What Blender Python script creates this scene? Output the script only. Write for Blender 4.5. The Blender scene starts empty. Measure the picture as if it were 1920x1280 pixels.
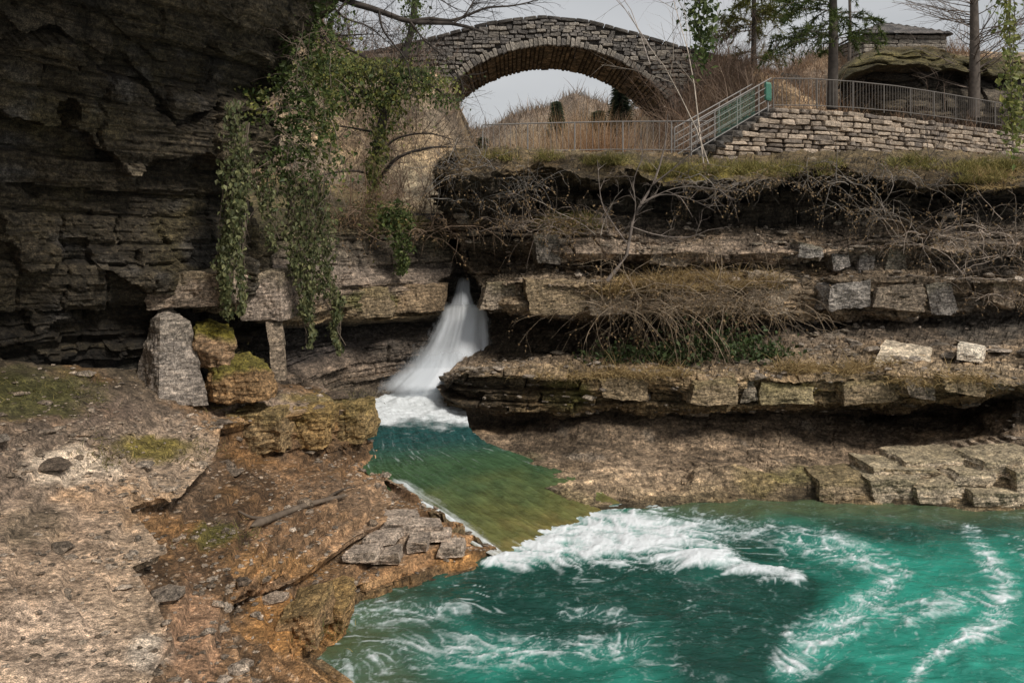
import bpy, bmesh, math, random
import numpy as np
from mathutils import Vector, Matrix

# ------------------------------------------------------------------ camera, sky, sun, exposure
SC = bpy.context.scene
COL = SC.collection
F, HX, HY, CZ = 1507.0, 960.0, 430.0, 5.0      # focal length and horizon in photo pixels, eye height above the pool
cam = bpy.data.cameras.new('camera'); camo = bpy.data.objects.new('camera', cam); COL.objects.link(camo)
cam.sensor_width = 36.0; cam.lens = 36.0*F/1920.0; cam.clip_start = 0.1; cam.clip_end = 2000
camo.location = (0, 0, CZ); camo.rotation_euler = (math.radians(90), 0, 0)
cam.shift_y = -(640.0-HY)/1920.0
SC.camera = camo
SC.view_settings.view_transform = 'Standard'; SC.view_settings.look = 'None'
SC.view_settings.exposure = 1.0; SC.view_settings.gamma = 1.0; SC.view_settings.use_curve_mapping = False
SUN_EL, SUN_AZ = math.radians(46), math.radians(136)      # azimuth clockwise from +Y
world = bpy.data.worlds.new('World'); SC.world = world; world.use_nodes = True
wn = world.node_tree; wn.nodes.clear()
wo = wn.nodes.new('ShaderNodeOutputWorld'); bg = wn.nodes.new('ShaderNodeBackground'); bg.inputs[1].default_value = 0.1
sky = wn.nodes.new('ShaderNodeTexSky'); sky.sky_type = 'NISHITA'; sky.sun_disc = False
sky.sun_elevation = SUN_EL; sky.sun_rotation = SUN_AZ; sky.dust_density = 3.0
tcw = wn.nodes.new('ShaderNodeTexCoord'); nzw = wn.nodes.new('ShaderNodeTexNoise')
nzw.inputs['Scale'].default_value = 2.2; nzw.inputs['Detail'].default_value = 6.0
mpw = wn.nodes.new('ShaderNodeMapping'); mpw.inputs['Scale'].default_value = (1, 1, 3.5)
rpw = wn.nodes.new('ShaderNodeValToRGB')
rpw.color_ramp.elements[0].position = 0.32; rpw.color_ramp.elements[0].color = (2.45, 2.5, 2.55, 1)
rpw.color_ramp.elements[1].position = 0.70; rpw.color_ramp.elements[1].color = (3.1, 3.1, 3.1, 1)
mxw = wn.nodes.new('ShaderNodeMix'); mxw.data_type = 'RGBA'; mxw.inputs[0].default_value = 0.93
wn.links.new(tcw.outputs['Generated'], mpw.inputs[0]); wn.links.new(mpw.outputs[0], nzw.inputs['Vector'])
wn.links.new(nzw.outputs['Fac'], rpw.inputs[0])
wn.links.new(sky.outputs[0], mxw.inputs[6]); wn.links.new(rpw.outputs[0], mxw.inputs[7])
wn.links.new(mxw.outputs[2], bg.inputs[0]); wn.links.new(bg.outputs[0], wo.inputs[0])
sl = bpy.data.lights.new('sun', 'SUN'); sl.energy = 1.5; sl.angle = math.radians(11); sl.color = (1.0, 0.94, 0.86)
so = bpy.data.objects.new('sun', sl); COL.objects.link(so)
so.rotation_euler = (math.radians(90)-SUN_EL, 0, math.pi-SUN_AZ)
SC.cycles.max_bounces = 6; SC.cycles.diffuse_bounces = 3; SC.cycles.glossy_bounces = 2
SC.cycles.transparent_max_bounces = 12; SC.cycles.use_denoising = True

# ------------------------------------------------------------------ helpers
rng = np.random.default_rng(7)
random.seed(7)

def P(px, py, Y):
    """a point Y metres in front of the eye that stands at that place of the photograph"""
    return np.array([(px-HX)/F*Y, Y, CZ-(py-HY)/F*Y])
def PZ(px, py, z):
    return P(px, py, (CZ-z)*F/(py-HY))
def proj(V):
    return np.stack([HX+V[..., 0]/V[..., 1]*F, HY+(CZ-V[..., 2])/V[..., 1]*F], -1)

_GT = np.random.default_rng(99).normal(size=(4096, 3)); _GT /= np.linalg.norm(_GT, axis=1)[:, None]
def hsh(a, b, c, seed=0):
    h = (a.astype(np.int64)*374761393 + b.astype(np.int64)*668265263 + c.astype(np.int64)*2147483647 + seed*1274126177) & 0xffffffff
    h = ((h ^ (h >> 13))*1274126177) & 0xffffffff
    return h ^ (h >> 16)
def h01(a, b, c, seed=0):
    return (hsh(a, b, c, seed) & 0xffff)/65535.0
def pn(Q, seed=0):
    Q = np.asarray(Q, float)
    I = np.floor(Q).astype(np.int64); f = Q-I
    w = f*f*f*(f*(f*6-15)+10)
    r = 0
    for dx in (0, 1):
        wx = w[:, 0] if dx else 1-w[:, 0]
        for dy in (0, 1):
            wy = w[:, 1] if dy else 1-w[:, 1]
            for dz in (0, 1):
                wz = w[:, 2] if dz else 1-w[:, 2]
                g = _GT[hsh(I[:, 0]+dx, I[:, 1]+dy, I[:, 2]+dz, seed) & 4095]
                r = r + wx*wy*wz*(g[:, 0]*(f[:, 0]-dx)+g[:, 1]*(f[:, 1]-dy)+g[:, 2]*(f[:, 2]-dz))
    return r*1.6
def fbm(Q, octv=4, gain=0.5, seed=0):
    Q = np.asarray(Q, float); a = 1.0; s = 0; tot = 0
    for o in range(octv):
        s = s+a*pn(Q*(2.03**o)+o*17.3, seed+o); tot += a; a *= gain
    return s/tot
def ridged(Q, octv=3, seed=0):
    Q = np.asarray(Q, float); a = 1.0; s = 0; tot = 0
    for o in range(octv):
        s = s+a*(1-np.abs(pn(Q*(2.1**o)+o*9.1, seed+o))*1.6); tot += a; a *= 0.55
    return np.clip(s/tot, 0, 1)
def sstep(a, b, x):
    t = np.clip((x-a)/(b-a), 0, 1); return t*t*(3-2*t)

def mesh_np(name, V, Fq, cols=None, smooth=False):
    me = bpy.data.meshes.new(name)
    V = np.ascontiguousarray(V, dtype=np.float32); Fq = np.ascontiguousarray(Fq, dtype=np.int32)
    k = Fq.shape[1]
    me.vertices.add(len(V)); me.vertices.foreach_set('co', V.ravel())
    me.loops.add(Fq.size); me.loops.foreach_set('vertex_index', Fq.ravel())
    me.polygons.add(len(Fq)); me.polygons.foreach_set('loop_start', np.arange(0, Fq.size, k, dtype=np.int32))
    if smooth: me.polygons.foreach_set('use_smooth', np.ones(len(Fq), dtype=bool))
    else: me.polygons.foreach_set('use_smooth', np.zeros(len(Fq), dtype=bool))
    me.update(calc_edges=True)
    if cols is not None:
        c = np.ones((len(V), 4), np.float32); c[:, :cols.shape[1]] = cols
        me.attributes.new('Col', 'FLOAT_COLOR', 'POINT').data.foreach_set('color', c.ravel())
    return me
def obj(name, me, mat=None, parent=None, **props):
    o = bpy.data.objects.new(name, me); COL.objects.link(o)
    if mat is not None and me is not None and not me.materials: me.materials.append(mat)
    if parent is not None: o.parent = parent
    for k, v in props.items(): o[k] = v
    return o
def thing(name, label, cat, loc=(0, 0, 0), group=None):
    o = bpy.data.objects.new(name, None); COL.objects.link(o); o.location = loc
    o['label'] = label; o['category'] = cat
    if group: o['group'] = group
    return o
def gridfaces(nu, nv):
    i = np.arange(nu*nv).reshape(nu, nv)
    return np.stack([i[:-1, :-1], i[1:, :-1], i[1:, 1:], i[:-1, 1:]], -1).reshape(-1, 4)
def gnormals(G):
    du = np.gradient(G, axis=0); dv = np.gradient(G, axis=1)
    n = np.cross(du, dv); l = np.linalg.norm(n, axis=-1, keepdims=True); return n/np.maximum(l, 1e-9)

# ---- materials
def nt(name):
    m = bpy.data.materials.new(name); m.use_nodes = True; t = m.node_tree
    return m, t, t.nodes['Principled BSDF'], t.nodes['Material Output']
def noise(t, scale, detail=5, rough=0.6, vec=None, stretch=None, dist=0.0):
    n = t.nodes.new('ShaderNodeTexNoise'); n.inputs['Scale'].default_value = scale; n.inputs['Detail'].default_value = detail
    n.inputs['Roughness'].default_value = rough; n.inputs['Distortion'].default_value = dist
    if vec is None:
        tc = t.nodes.new('ShaderNodeTexCoord'); vec = tc.outputs['Object']
    if stretch:
        mp = t.nodes.new('ShaderNodeMapping'); mp.inputs['Scale'].default_value = stretch
        t.links.new(vec, mp.inputs[0]); vec = mp.outputs[0]
    t.links.new(vec, n.inputs['Vector']); return n
def ramp(t, src, stops):
    r = t.nodes.new('ShaderNodeValToRGB'); e = r.color_ramp.elements
    while len(e) < len(stops): e.new(0.5)
    for i, (p, c) in enumerate(stops):
        e[i].position = p; e[i].color = c if len(c) == 4 else (*c, 1)
    t.links.new(src, r.inputs[0]); return r
def mixc(t, a, b, fac=1.0, mode='MIX'):
    m = t.nodes.new('ShaderNodeMix'); m.data_type = 'RGBA'; m.blend_type = mode
    for s, v in ((0, fac), (6, a), (7, b)):
        if isinstance(v, (int, float)): m.inputs[s].default_value = v
        elif isinstance(v, tuple): m.inputs[s].default_value = v if len(v) == 4 else (*v, 1)
        else: t.links.new(v, m.inputs[s])
    return m.outputs[2]
def rock_mat(name, attr=True, base=(0.25, 0.2, 0.16), bump=0.5, stretch=(1, 1, 5), wet=0.0, objvar=0.0, sc=1.0):
    m, t, b, o = nt(name)
    if attr:
        a = t.nodes.new('ShaderNodeAttribute'); a.attribute_name = 'Col'; c = a.outputs['Color']
    else:
        r = t.nodes.new('ShaderNodeRGB'); r.outputs[0].default_value = (*base, 1); c = r.outputs[0]
    n1 = noise(t, 3.0*sc, 9, 0.68, stretch=stretch); n2 = noise(t, 14.0*sc, 7, 0.7); n3 = noise(t, 60*sc, 3, 0.7)
    c = mixc(t, c, ramp(t, n1.outputs['Fac'], [(0.3, (0.3, 0.29, 0.28)), (0.5, (0.9, 0.9, 0.9)), (0.7, (1.85, 1.78, 1.7))]).outputs[0], 1.0, 'MULTIPLY')
    c = mixc(t, c, ramp(t, n2.outputs['Fac'], [(0.34, (0.25, 0.24, 0.22)), (0.5, (.95, .95, .95)), (0.68, (1.9, 1.86, 1.8))]).outputs[0], 1.0, 'MULTIPLY')
    c = mixc(t, c, ramp(t, n3.outputs['Fac'], [(0.36, (0.3, 0.3, 0.3)), (.5, (.9, .9, .9)), (0.64, (2.0, 1.96, 1.9))]).outputs[0], 0.85, 'MULTIPLY')
    if objvar:
        oi = t.nodes.new('ShaderNodeObjectInfo')
        c = mixc(t, c, ramp(t, oi.outputs['Random'], [(0, (1-objvar, 1-objvar, 1-objvar*.95)), (0.5, (1.0, .96, .9)), (1, (1+objvar, 1+objvar*.9, 1+objvar*.75))]).outputs[0], 1.0, 'MULTIPLY')
    t.links.new(c, b.inputs['Base Color'])
    b.inputs['Roughness'].default_value = 0.85-wet; b.inputs['Specular IOR Level'].default_value = 0.3
    ad = t.nodes.new('ShaderNodeMath'); ad.operation = 'MULTIPLY_ADD'; ad.inputs[1].default_value = 0.5
    t.links.new(n2.outputs['Fac'], ad.inputs[0]); t.links.new(n1.outputs['Fac'], ad.inputs[2])
    bp = t.nodes.new('ShaderNodeBump'); bp.inputs['Strength'].default_value = bump; bp.inputs['Distance'].default_value = 0.2
    t.links.new(ad.outputs[0], bp.inputs['Height']); t.links.new(bp.outputs[0], b.inputs['Normal'])
    return m
def veg_mat(name, rough=0.7, trans=0.25, nsc=8.0):
    m, t, b, o = nt(name)
    a = t.nodes.new('ShaderNodeAttribute'); a.attribute_name = 'Col'
    n = noise(t, nsc, 3, 0.6)
    c = mixc(t, a.outputs['Color'], ramp(t, n.outputs['Fac'], [(0.3, (0.6, 0.6, 0.6)), (0.7, (1.4, 1.4, 1.4))]).outputs[0], 1.0, 'MULTIPLY')
    t.links.new(c, b.inputs['Base Color']); b.inputs['Roughness'].default_value = rough
    b.inputs['Specular IOR Level'].default_value = 0.25
    if trans:
        tr = t.nodes.new('ShaderNodeBsdfTranslucent'); t.links.new(c, tr.inputs[0])
        mx = t.nodes.new('ShaderNodeMixShader'); mx.inputs[0].default_value = trans
        t.links.new(b.outputs[0], mx.inputs[1]); t.links.new(tr.outputs[0], mx.inputs[2]); t.links.new(mx.outputs[0], o.inputs[0])
    return m
M_ROCK = rock_mat('rock_strata')
M_GROUND = rock_mat('rock_ground', stretch=(1, 1, 1.5), bump=0.2, sc=1.6)
M_BLOCK = rock_mat('rock_block', bump=0.5, sc=1.4)
M_LEAF = veg_mat('leaf', 0.5, 0.3)
M_GRASS = veg_mat('dry_grass', 0.8, 0.25)
M_TWIG = veg_mat('twig', 0.85, 0.0, 5.0)

# ---- layered rock
class Strata:
    def __init__(s, seed, lo=-3, hi=16, tmin=0.05, tmax=0.32, bl=(0.35, 1.6), warp=0.14):
        r = np.random.default_rng(seed); b = [lo]
        while b[-1] < hi: b.append(b[-1]+tmin+(tmax-tmin)*r.random()**2)
        s.b = np.array(b); n = len(b)+1
        s.off = r.uniform(-1, 1, n); s.sh = r.uniform(0, 9, n); s.len = r.uniform(bl[0], bl[1], n); s.tone = r.uniform(0.55, 1.45, n)
        s.seed = seed; s.warp = warp
    def __call__(s, V, z=None):
        z = V[:, 2] if z is None else z
        zz = z+s.warp*fbm(V*np.array([.22, .22, .22]), 2, seed=s.seed)+0.02*fbm(V*2.0, 2, seed=s.seed+5)
        i = np.clip(np.searchsorted(s.b, zz), 1, len(s.b)-1)
        t = (zz-s.b[i-1])/(s.b[i]-s.b[i-1])
        u = (V[:, 0]*0.92+V[:, 1]*0.6+0.12*pn(V*3.0, s.seed+2)+s.sh[i])/s.len[i]
        c = np.floor(u); fu = u-c
        h = h01(i, c, c*0, s.seed)
        edge = np.minimum(fu, 1-fu)*s.len[i]
        th = s.b[i]-s.b[i-1]
        crack = 1-sstep(0.0, 0.035, edge)
        rnd = 1-sstep(0, 0.25, np.minimum(t, 1-t)*1.0)
        off = 0.55*s.off[i]+0.75*(h-0.5)*2*0.6-0.55*crack-0.25*rnd
        return off, i, h, crack

def loft(rows, nu, nvs, mode='px', usm=0):
    """rows of control points -> dense grid (nu along the rows, sum(nvs) across)"""
    U = np.linspace(0, 1, nu); R = []
    for r in rows:
        a = np.array([(p[0], p[1], p[2]) for p in r], float)
        if isinstance(mode, str):
            L = np.abs(np.diff(a[:, 0]))+12*np.abs(np.diff(a[:, 2]))+1e-3
            k = np.concatenate([[0], np.cumsum(L)]); k /= k[-1]
        else:
            k = np.asarray(mode, float)
        R.append(np.stack([np.interp(U, k, a[:, j]) for j in range(3)], -1))
    R = np.array(R)                                   # rows, nu, 3
    if usm:
        ker = np.hanning(usm+2)[1:-1]; ker /= ker.sum(); pad = usm//2
        Rp = np.pad(R, ((0, 0), (pad, pad), (0, 0)), mode='edge')
        R = np.stack([np.stack([np.convolve(Rp[i, :, j], ker, 'valid')[:nu] for j in range(3)], -1) for i in range(len(R))])
    out = []; rt = []
    for i in range(len(rows)-1):
        n = nvs[i]
        for k in range(n):
            t = k/n; out.append(R[i]*(1-t)+R[i+1]*t); rt.append(i+t)
    out.append(R[-1]); rt.append(len(rows)-1)
    G = np.array(out).transpose(1, 0, 2)              # nu, nv, 3 in (px,py,Y)
    W = np.stack([(G[..., 0]-HX)/F*G[..., 2], G[..., 2], CZ-(G[..., 1]-HY)/F*G[..., 2]], -1)
    return W, np.array(rt), G
def rowcols(rt, cols):
    c = np.array(cols); i = np.arange(len(c)); return np.stack([np.interp(rt, i, c[:, j]) for j in range(3)], -1)
def patches(px, py, C, lst, V, seed=3):
    """colour patches (moss, rust, bare stone, wet rock, painted sun and shade) on the surface: (px, py, rx, ry, colour, strength)"""
    nz = fbm(V*1.6, 4, seed=seed)
    for (x, y, rx, ry, c, s) in lst:
        d = np.sqrt(((px-x)/rx)**2+((py-y)/ry)**2)
        m = s*sstep(1.15, 0.55, d+0.55*nz)
        C[:] = C*(1-m[:, None])+np.array(c)*m[:, None]
SURF = []
def reg(W):
    SURF.append(W.reshape(-1, 3))
def surf_at(px, py, rad=5, ymax=99):
    """front-most built rock at that place of the photograph"""
    best = None
    for V in SURF:
        q = proj(V); d = (q[:, 0]-px)**2+(q[:, 1]-py)**2
        k = np.where((d < rad*rad) & (V[:, 1] > 1) & (V[:, 1] < ymax))[0]
        if len(k):
            j = k[np.argmin(V[k, 1])]
            if best is None or V[j, 1] < best[1]: best = V[j]
    return None if best is None else best.copy()

# ------------------------------------------------------------------ right cliff
RC = [
 [(838,285,31),(840,285,27),(1300,285,27),(1640,283,27.5),(1920,290,30),(2300,300,34)],
 [(834,300,24.5),(835,300,20.5),(870,284,20),(1000,290,20),(1130,296,20),(1300,318,20),(1450,310,20.5),(1640,295,21),(1760,300,20.5),(1920,310,20),(2300,320,19.5)],
 [(821,345,24),(822,345,19.4),(860,330,18.7),(930,322,18.5),(1000,310,19.1),(1060,322,19.1),(1130,338,19.2),(1180,318,19.4),(1240,338,18.9),(1320,352,18.8),(1400,346,19.1),(1480,328,19.4),(1560,314,19.2),(1640,330,19.3),(1720,352,18.7),(1800,340,18.9),(1860,356,18.4),(1920,345,18.4),(2300,350,18)],
 [(829,370,24.6),(824,374,19.5),(920,356,19.0),(1000,340,19.9),(1130,350,20.3),(1300,350,20.7),(1450,345,21.2),(1640,340,20.8),(1800,360,19.8),(1920,362,19.4),(2300,365,19)],
 [(834,400,24.8),(830,404,20.0),(900,404,19.6),(1000,395,20.1),(1130,400,20.2),(1300,412,20.6),(1450,420,20.6),(1560,410,20.3),(1640,400,20),(1800,400,19.5),(1920,410,19),(2300,410,18.6)],
 [(849,445,24),(850,445,20),(940,455,19.8),(1000,450,19.6),(1060,475,19.3),(1300,478,19.2),(1450,476,19.2),(1545,470,19.2),(1600,465,19.4),(1700,460,19.3),(1800,460,18.9),(1920,460,18.4),(2300,460,18)],
 [(861,470,25),(862,470,21),(940,480,20.8),(1060,490,20.1),(1300,492,19.9),(1450,490,19.8),(1545,492,20),(1700,485,19.9),(1800,480,19.5),(1920,480,19),(2300,480,18.6)],
 [(884,520,24.6),(885,520,20.6),(960,512,20.2),(1100,515,19.9),(1300,508,19.6),(1450,512,19.6),(1545,520,19.7),(1700,522,19.5),(1800,525,19.1),(1920,520,18.7),(2300,520,18.2)],
 [(899,535,23.4),(900,535,19.4),(960,525,18.9),(1100,535,18.6),(1300,540,18.5),(1400,535,18.5),(1480,528,18.6),(1500,535,19.4),(1545,535,19.4),(1560,530,18.8),(1740,530,18.7),(1760,535,18.9),(1900,525,18.1),(2300,530,17.7)],
 [(904,572,23.6),(905,572,19.6),(960,580,19),(1100,585,18.8),(1300,585,18.7),(1480,585,18.75),(1500,590,19.5),(1545,590,19.5),(1560,585,18.95),(1740,582,18.85),(1760,580,19),(1900,572,18.3),(2300,575,17.9)],
 [(894,592,25),(895,592,21),(1000,600,20.6),(1130,605,20.5),(1300,602,20.2),(1450,600,19.9),(1545,600,19.9),(1740,595,19.6),(1900,590,18.9),(2300,590,18.4)],
 [(836,696,22.5),(837,696,19.2),(872,682,19.5),(960,675,19.8),(1130,665,20.3),(1300,660,19.8),(1450,645,19),(1545,640,18.8),(1640,640,18.7),(1800,640,18.3),(1920,645,17.8),(2300,650,17.2)],
 [(824,722,22),(825,722,18.4),(860,704,17.8),(960,697,17.4),(1130,700,17),(1300,712,16.6),(1450,712,16.5),(1545,705,16.5),(1640,700,16.4),(1800,705,16),(1900,712,15.6),(2300,720,15)],
 [(829,760,22),(830,760,18.5),(870,755,17.9),(960,765,17.5),(1130,758,17.2),(1300,755,16.8),(1450,752,16.7),(1545,752,16.7),(1640,748,16.6),(1800,742,16.2),(1900,720,15.9),(2300,740,15.4)],
 [(837,778,22.5),(838,778,19.2),(880,780,18.6),(960,786,18.2),(1130,775,17.75),(1300,775,17.6),(1450,775,17.8),(1560,775,18.3),(1640,775,18.9),(1800,765,18.2),(1900,745,16.8),(2300,760,16.4)],
 [(837,800,22),(838,800,18.3),(900,825,17.5),(960,845,17),(1130,840,16.9),(1300,832,16.9),(1450,830,16.9),(1640,835,16.9),(1800,825,16.5),(1900,800,15.8),(2300,800,15.2)],
 [(841,812,21.5),(842,812,17.7),(930,842,16.4),(1040,866,15.8),(1130,872,15.8),(1300,868,16),(1450,868,16.1),(1640,865,16),(1800,855,15.7),(1900,840,15.4),(2300,840,14.8)],
 [(844,825,21),(845,825,17.2),(935,862,15.9),(1045,905,15.0),(1130,932,14.75),(1250,915,15.0),(1300,895,15.2),(1450,888,15.3),(1640,885,15.2),(1800,885,14.8),(1920,880,14.4),(2300,880,13.8)],
 [(847,835,20.5),(848,835,17),(935,875,15.6),(1045,920,14.6),(1130,948,14.3),(1250,948,14.5),(1300,940,14.75),(1450,935,14.9),(1640,945,14.65),(1800,955,14.35),(1920,955,14.35),(2300,960,14.2)],
 [(850,880,20),(851,880,16.5),(935,950,15),(1045,1010,14),(1130,1060,13.7),(1250,1060,13.9),(1300,1040,14.2),(1450,1040,14.3),(1640,1050,14),(1800,1060,13.8),(1920,1060,13.8),(2300,1060,13.6)]]
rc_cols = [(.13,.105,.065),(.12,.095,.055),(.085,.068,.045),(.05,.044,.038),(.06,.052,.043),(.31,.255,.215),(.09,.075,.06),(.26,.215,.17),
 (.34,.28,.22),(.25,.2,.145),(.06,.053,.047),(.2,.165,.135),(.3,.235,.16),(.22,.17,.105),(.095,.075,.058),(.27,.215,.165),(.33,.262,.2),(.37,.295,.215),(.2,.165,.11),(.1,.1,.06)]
nv_rc = [10,16,22,10,38,38,10,20,16,34,12,42,32,32,16,36,26,18,28,8]
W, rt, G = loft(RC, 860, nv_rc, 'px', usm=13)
N = gnormals(W); 
if N[400, 150, 1] > 0: N = -N
V = W.reshape(-1, 3).copy(); Nn = N.reshape(-1, 3); gp = G.reshape(-1, 3)
st = Strata(11, tmin=.06, tmax=0.42, bl=(.4, 2.2), warp=.2)
off, li, lh, crk = st(V)
st2 = Strata(12, tmin=.02, tmax=.07, bl=(.1, .6), warp=.1); off2, _, h2, _ = st2(V)
steep = sstep(.95, .45, np.abs(Nn[:, 2]))
Nh = Nn*np.array([1, 1, .25]); Nh /= np.linalg.norm(Nh, axis=1)[:, None]+1e-6
rowt = np.tile(rt, W.shape[0])
amp = np.interp(rowt, [0, 2, 3, 7, 9, 10, 12, 13, 14, 14.8, 19], [.1, .34, .34, .3, .24, .3, .26, .26, .06, .02, .05])
V += Nn*(.22*fbm(V*np.array([.45, .45, .9]), 2, seed=20))[:, None]
V += Nh*(off*amp*steep+off2*.045*steep*np.where(rowt > 13.6, .12, 1))[:, None]+Nn*(0.14*fbm(V*.9, 3, seed=21)+.06*fbm(V*4, 3, seed=22)*np.where(rowt > 14.2, .25, 1))[:, None]
flat = 1-steep
V[:, 2] += np.where(rowt < 2.5, .22*fbm(V*np.array([1.3, 1.3, 0]), 3, seed=36), 0)
V[:, 2] += flat*(.05*fbm(V*3, 3, seed=31)+.05*(ridged(V*np.array([5, 5, 5]), 3, seed=32)-.6)*np.where(rowt > 13.5, .3, 1)+0.04*np.floor(3*fbm(V*np.array([1.1, 1.4, 0]), 2, seed=33)))
rub = h01(np.floor(V[:, 0]*9+.6*off2), np.floor(V[:, 1]*7), np.floor(V[:, 2]*14), 3)
V += Nn*(.04*(rub > .8)*np.where(rowt > 13.5, .0, 1)*(.3+.7*flat))[:, None]
wz = W.reshape(-1, 3)[:, 2]; qs = wz/.085+.6*fbm(V*np.array([.35, .35, 0]), 2, seed=34)+.05*fbm(V*np.array([1.5, 1.5, 0]), 2, seed=35); V[:, 2] += np.where(rowt > 15, .085*(sstep(.4, .6, qs-np.floor(qs))-(qs-np.floor(qs))), 0)
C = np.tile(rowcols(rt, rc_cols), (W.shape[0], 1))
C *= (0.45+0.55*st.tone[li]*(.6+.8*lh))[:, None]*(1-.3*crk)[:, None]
C *= (0.85+0.7*fbm(V*1.2, 4, seed=41))[:, None]*(.75+.5*rub)[:, None]
big = fbm(V*np.array([.5, .5, 1.1]), 3, seed=43)
bw = .3*sstep(.0, .5, big)*np.clip(C.mean(1)/.15, 0, 1); C = C*(1-bw[:, None])+np.array([.3, .2, .1])*bw[:, None]
pale = sstep(.25, .5, fbm(V*np.array([1.3, 1.3, 2.0]), 4, seed=44))*.4
C *= np.where(rowt > 14.2, .6+.75*h01(np.floor(qs), 0*qs, 0*qs, 8), 1)[:, None]
C = C*(1-pale[:, None])+np.array([.3, .28, .26])*pale[:, None]*np.clip(C.mean(1, keepdims=True)/.12, .15, 1)
MOSS, OLIVE, STRAW = (.10, .115, .02), (.16, .14, .03), (.3, .22, .09)
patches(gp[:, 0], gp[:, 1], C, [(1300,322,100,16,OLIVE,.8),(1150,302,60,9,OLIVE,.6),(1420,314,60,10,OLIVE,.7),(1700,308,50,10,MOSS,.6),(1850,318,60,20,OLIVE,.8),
  (1050,415,60,24,MOSS,.7),(1060,735,60,30,MOSS,.7),(1480,735,70,14,OLIVE,.6),(1250,535,160,20,STRAW,.5),(1690,565,50,14,OLIVE,.4),
  (1500,890,60,20,MOSS,.5),(1420,900,60,26,OLIVE,.4),(950,860,80,18,(.09,.09,.05),.6),
  (1850,600,90,60,(.13,.125,.12),.5),(1800,700,130,20,(.3,.25,.19),.5),(1840,840,120,30,(.42,.37,.32),.6),(1760,880,140,22,(.46,.39,.3),.7),(1230,460,180,20,(.32,.27,.23),.5),(900,735,110,50,(.055,.046,.036),.85),(1010,745,70,30,(.1,.075,.045),.6),(950,640,110,50,(.055,.046,.036),.9),(930,470,70,60,(.055,.046,.036),.85),(1060,640,80,40,(.055,.046,.036),.6),(900,360,90,50,(.06,.052,.042),.7),(1480,375,150,30,(.055,.046,.036),.7),(1700,780,140,24,(.055,.046,.036),.7),(1620,490,60,26,(.09,.085,.08),.6),(1850,480,80,40,(.11,.105,.1),.6),(1840,575,60,20,(.12,.11,.1),.5)], V)  # wet dark ledge nose, plus recess shade painted in near-black
seep = sstep(.05, .5, fbm(V*np.array([2.6, 2.6, .25]), 4, seed=47))*steep; C *= (1-.6*seep)[:, None]
blotch = sstep(.1, .5, fbm(V*np.array([.8, .8, 2.2]), 4, seed=48)); C *= (1-.45*blotch)[:, None]  # random darker blotches across the cliff
C = np.clip(C*np.array([1.06, 1.0, .9]), .01, .8)
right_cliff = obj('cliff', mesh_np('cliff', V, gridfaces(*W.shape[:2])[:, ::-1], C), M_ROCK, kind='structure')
reg(V)

# ------------------------------------------------------------------ rock bank between the cave and the waterfall
LB = [
 [(300,300,26),(540,330,26),(700,360,30),(830,400,30),(890,430,30)],
 [(380,440,17),(480,430,17),(600,405,19),(700,400,20.5),(800,415,21),(840,440,21.2),(862,455,24)],
 [(380,500,16),(470,500,16),(600,495,18.2),(700,505,19.6),(800,500,20.4),(845,505,20.8),(862,505,24)],
 [(360,508,14.2),(440,505,14.5),(530,515,15.2),(575,540,16.5),(640,535,18.3),(740,530,19.4),(830,535,20),(836,540,20.6),(838,540,23)],
 [(360,585,14.2),(440,585,14.5),(530,600,15.2),(575,605,16.5),(640,600,18.4),(740,595,19.5),(830,592,20.1),(834,590,20.8),(836,590,23)],
 [(360,600,16.5),(430,600,16.5),(530,615,17),(640,610,20),(740,605,20.8),(830,600,21.3),(860,600,21.8)],
 [(360,680,16),(430,680,16),(530,690,16.8),(640,650,19.5),(740,648,20),(830,640,20.8),(860,640,21.4)],
 [(360,705,15),(430,705,15),(560,705,16.3),(640,690,18.8),(720,698,19.8),(800,702,20.8),(850,705,21.2)],
 [(360,740,14.6),(430,740,14.6),(560,740,16),(640,728,18.6),(720,720,19.7),(800,718,20.7),(850,718,21.2)],
 [(360,780,14.2),(430,780,14.2),(560,780,15.5),(640,775,18),(720,760,19.2),(800,755,20.2),(850,755,20.8)]]
lb_cols = [(.2,.15,.07),(.14,.12,.06),(.17,.14,.115),(.24,.19,.15),(.19,.14,.08),(.05,.045,.04),(.06,.05,.045),(.22,.17,.13),(.14,.11,.08),(.08,.07,.05)]
W, rt, G = loft(LB, 420, [14,52,14,40,10,36,24,24,12], 'px', usm=9)
N = gnormals(W)
if N[200, 80, 1] > 0: N = -N
V = W.reshape(-1, 3).copy(); Nn = N.reshape(-1, 3); gp = G.reshape(-1, 3)
off, li, lh, crk = st(V); off2, _, h2, _ = st2(V)
steep = sstep(.95, .45, np.abs(Nn[:, 2])); Nh = Nn*np.array([1, 1, .25]); Nh /= np.linalg.norm(Nh, axis=1)[:, None]+1e-6
V += Nh*(off*.15*steep+off2*.045*steep)[:, None]+Nn*(0.14*fbm(V*.9, 3, seed=121)+.06*fbm(V*4, 3, seed=122))[:, None]
C = np.tile(rowcols(rt, lb_cols), (W.shape[0], 1))*(0.45+0.55*st.tone[li]*(.6+.8*lh))[:, None]*(.8+.5*fbm(V*1.2, 3, seed=45))[:, None]
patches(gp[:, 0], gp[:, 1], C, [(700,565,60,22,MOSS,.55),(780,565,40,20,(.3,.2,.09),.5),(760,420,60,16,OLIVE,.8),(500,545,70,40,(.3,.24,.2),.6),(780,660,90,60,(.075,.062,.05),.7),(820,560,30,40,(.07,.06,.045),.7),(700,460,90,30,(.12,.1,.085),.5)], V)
seep = sstep(.05, .5, fbm(V*np.array([2.6, 2.6, .25]), 4, seed=49))*steep; C *= (1-.55*seep)[:, None]
C = np.clip(C*1.25, .012, .8)
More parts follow.
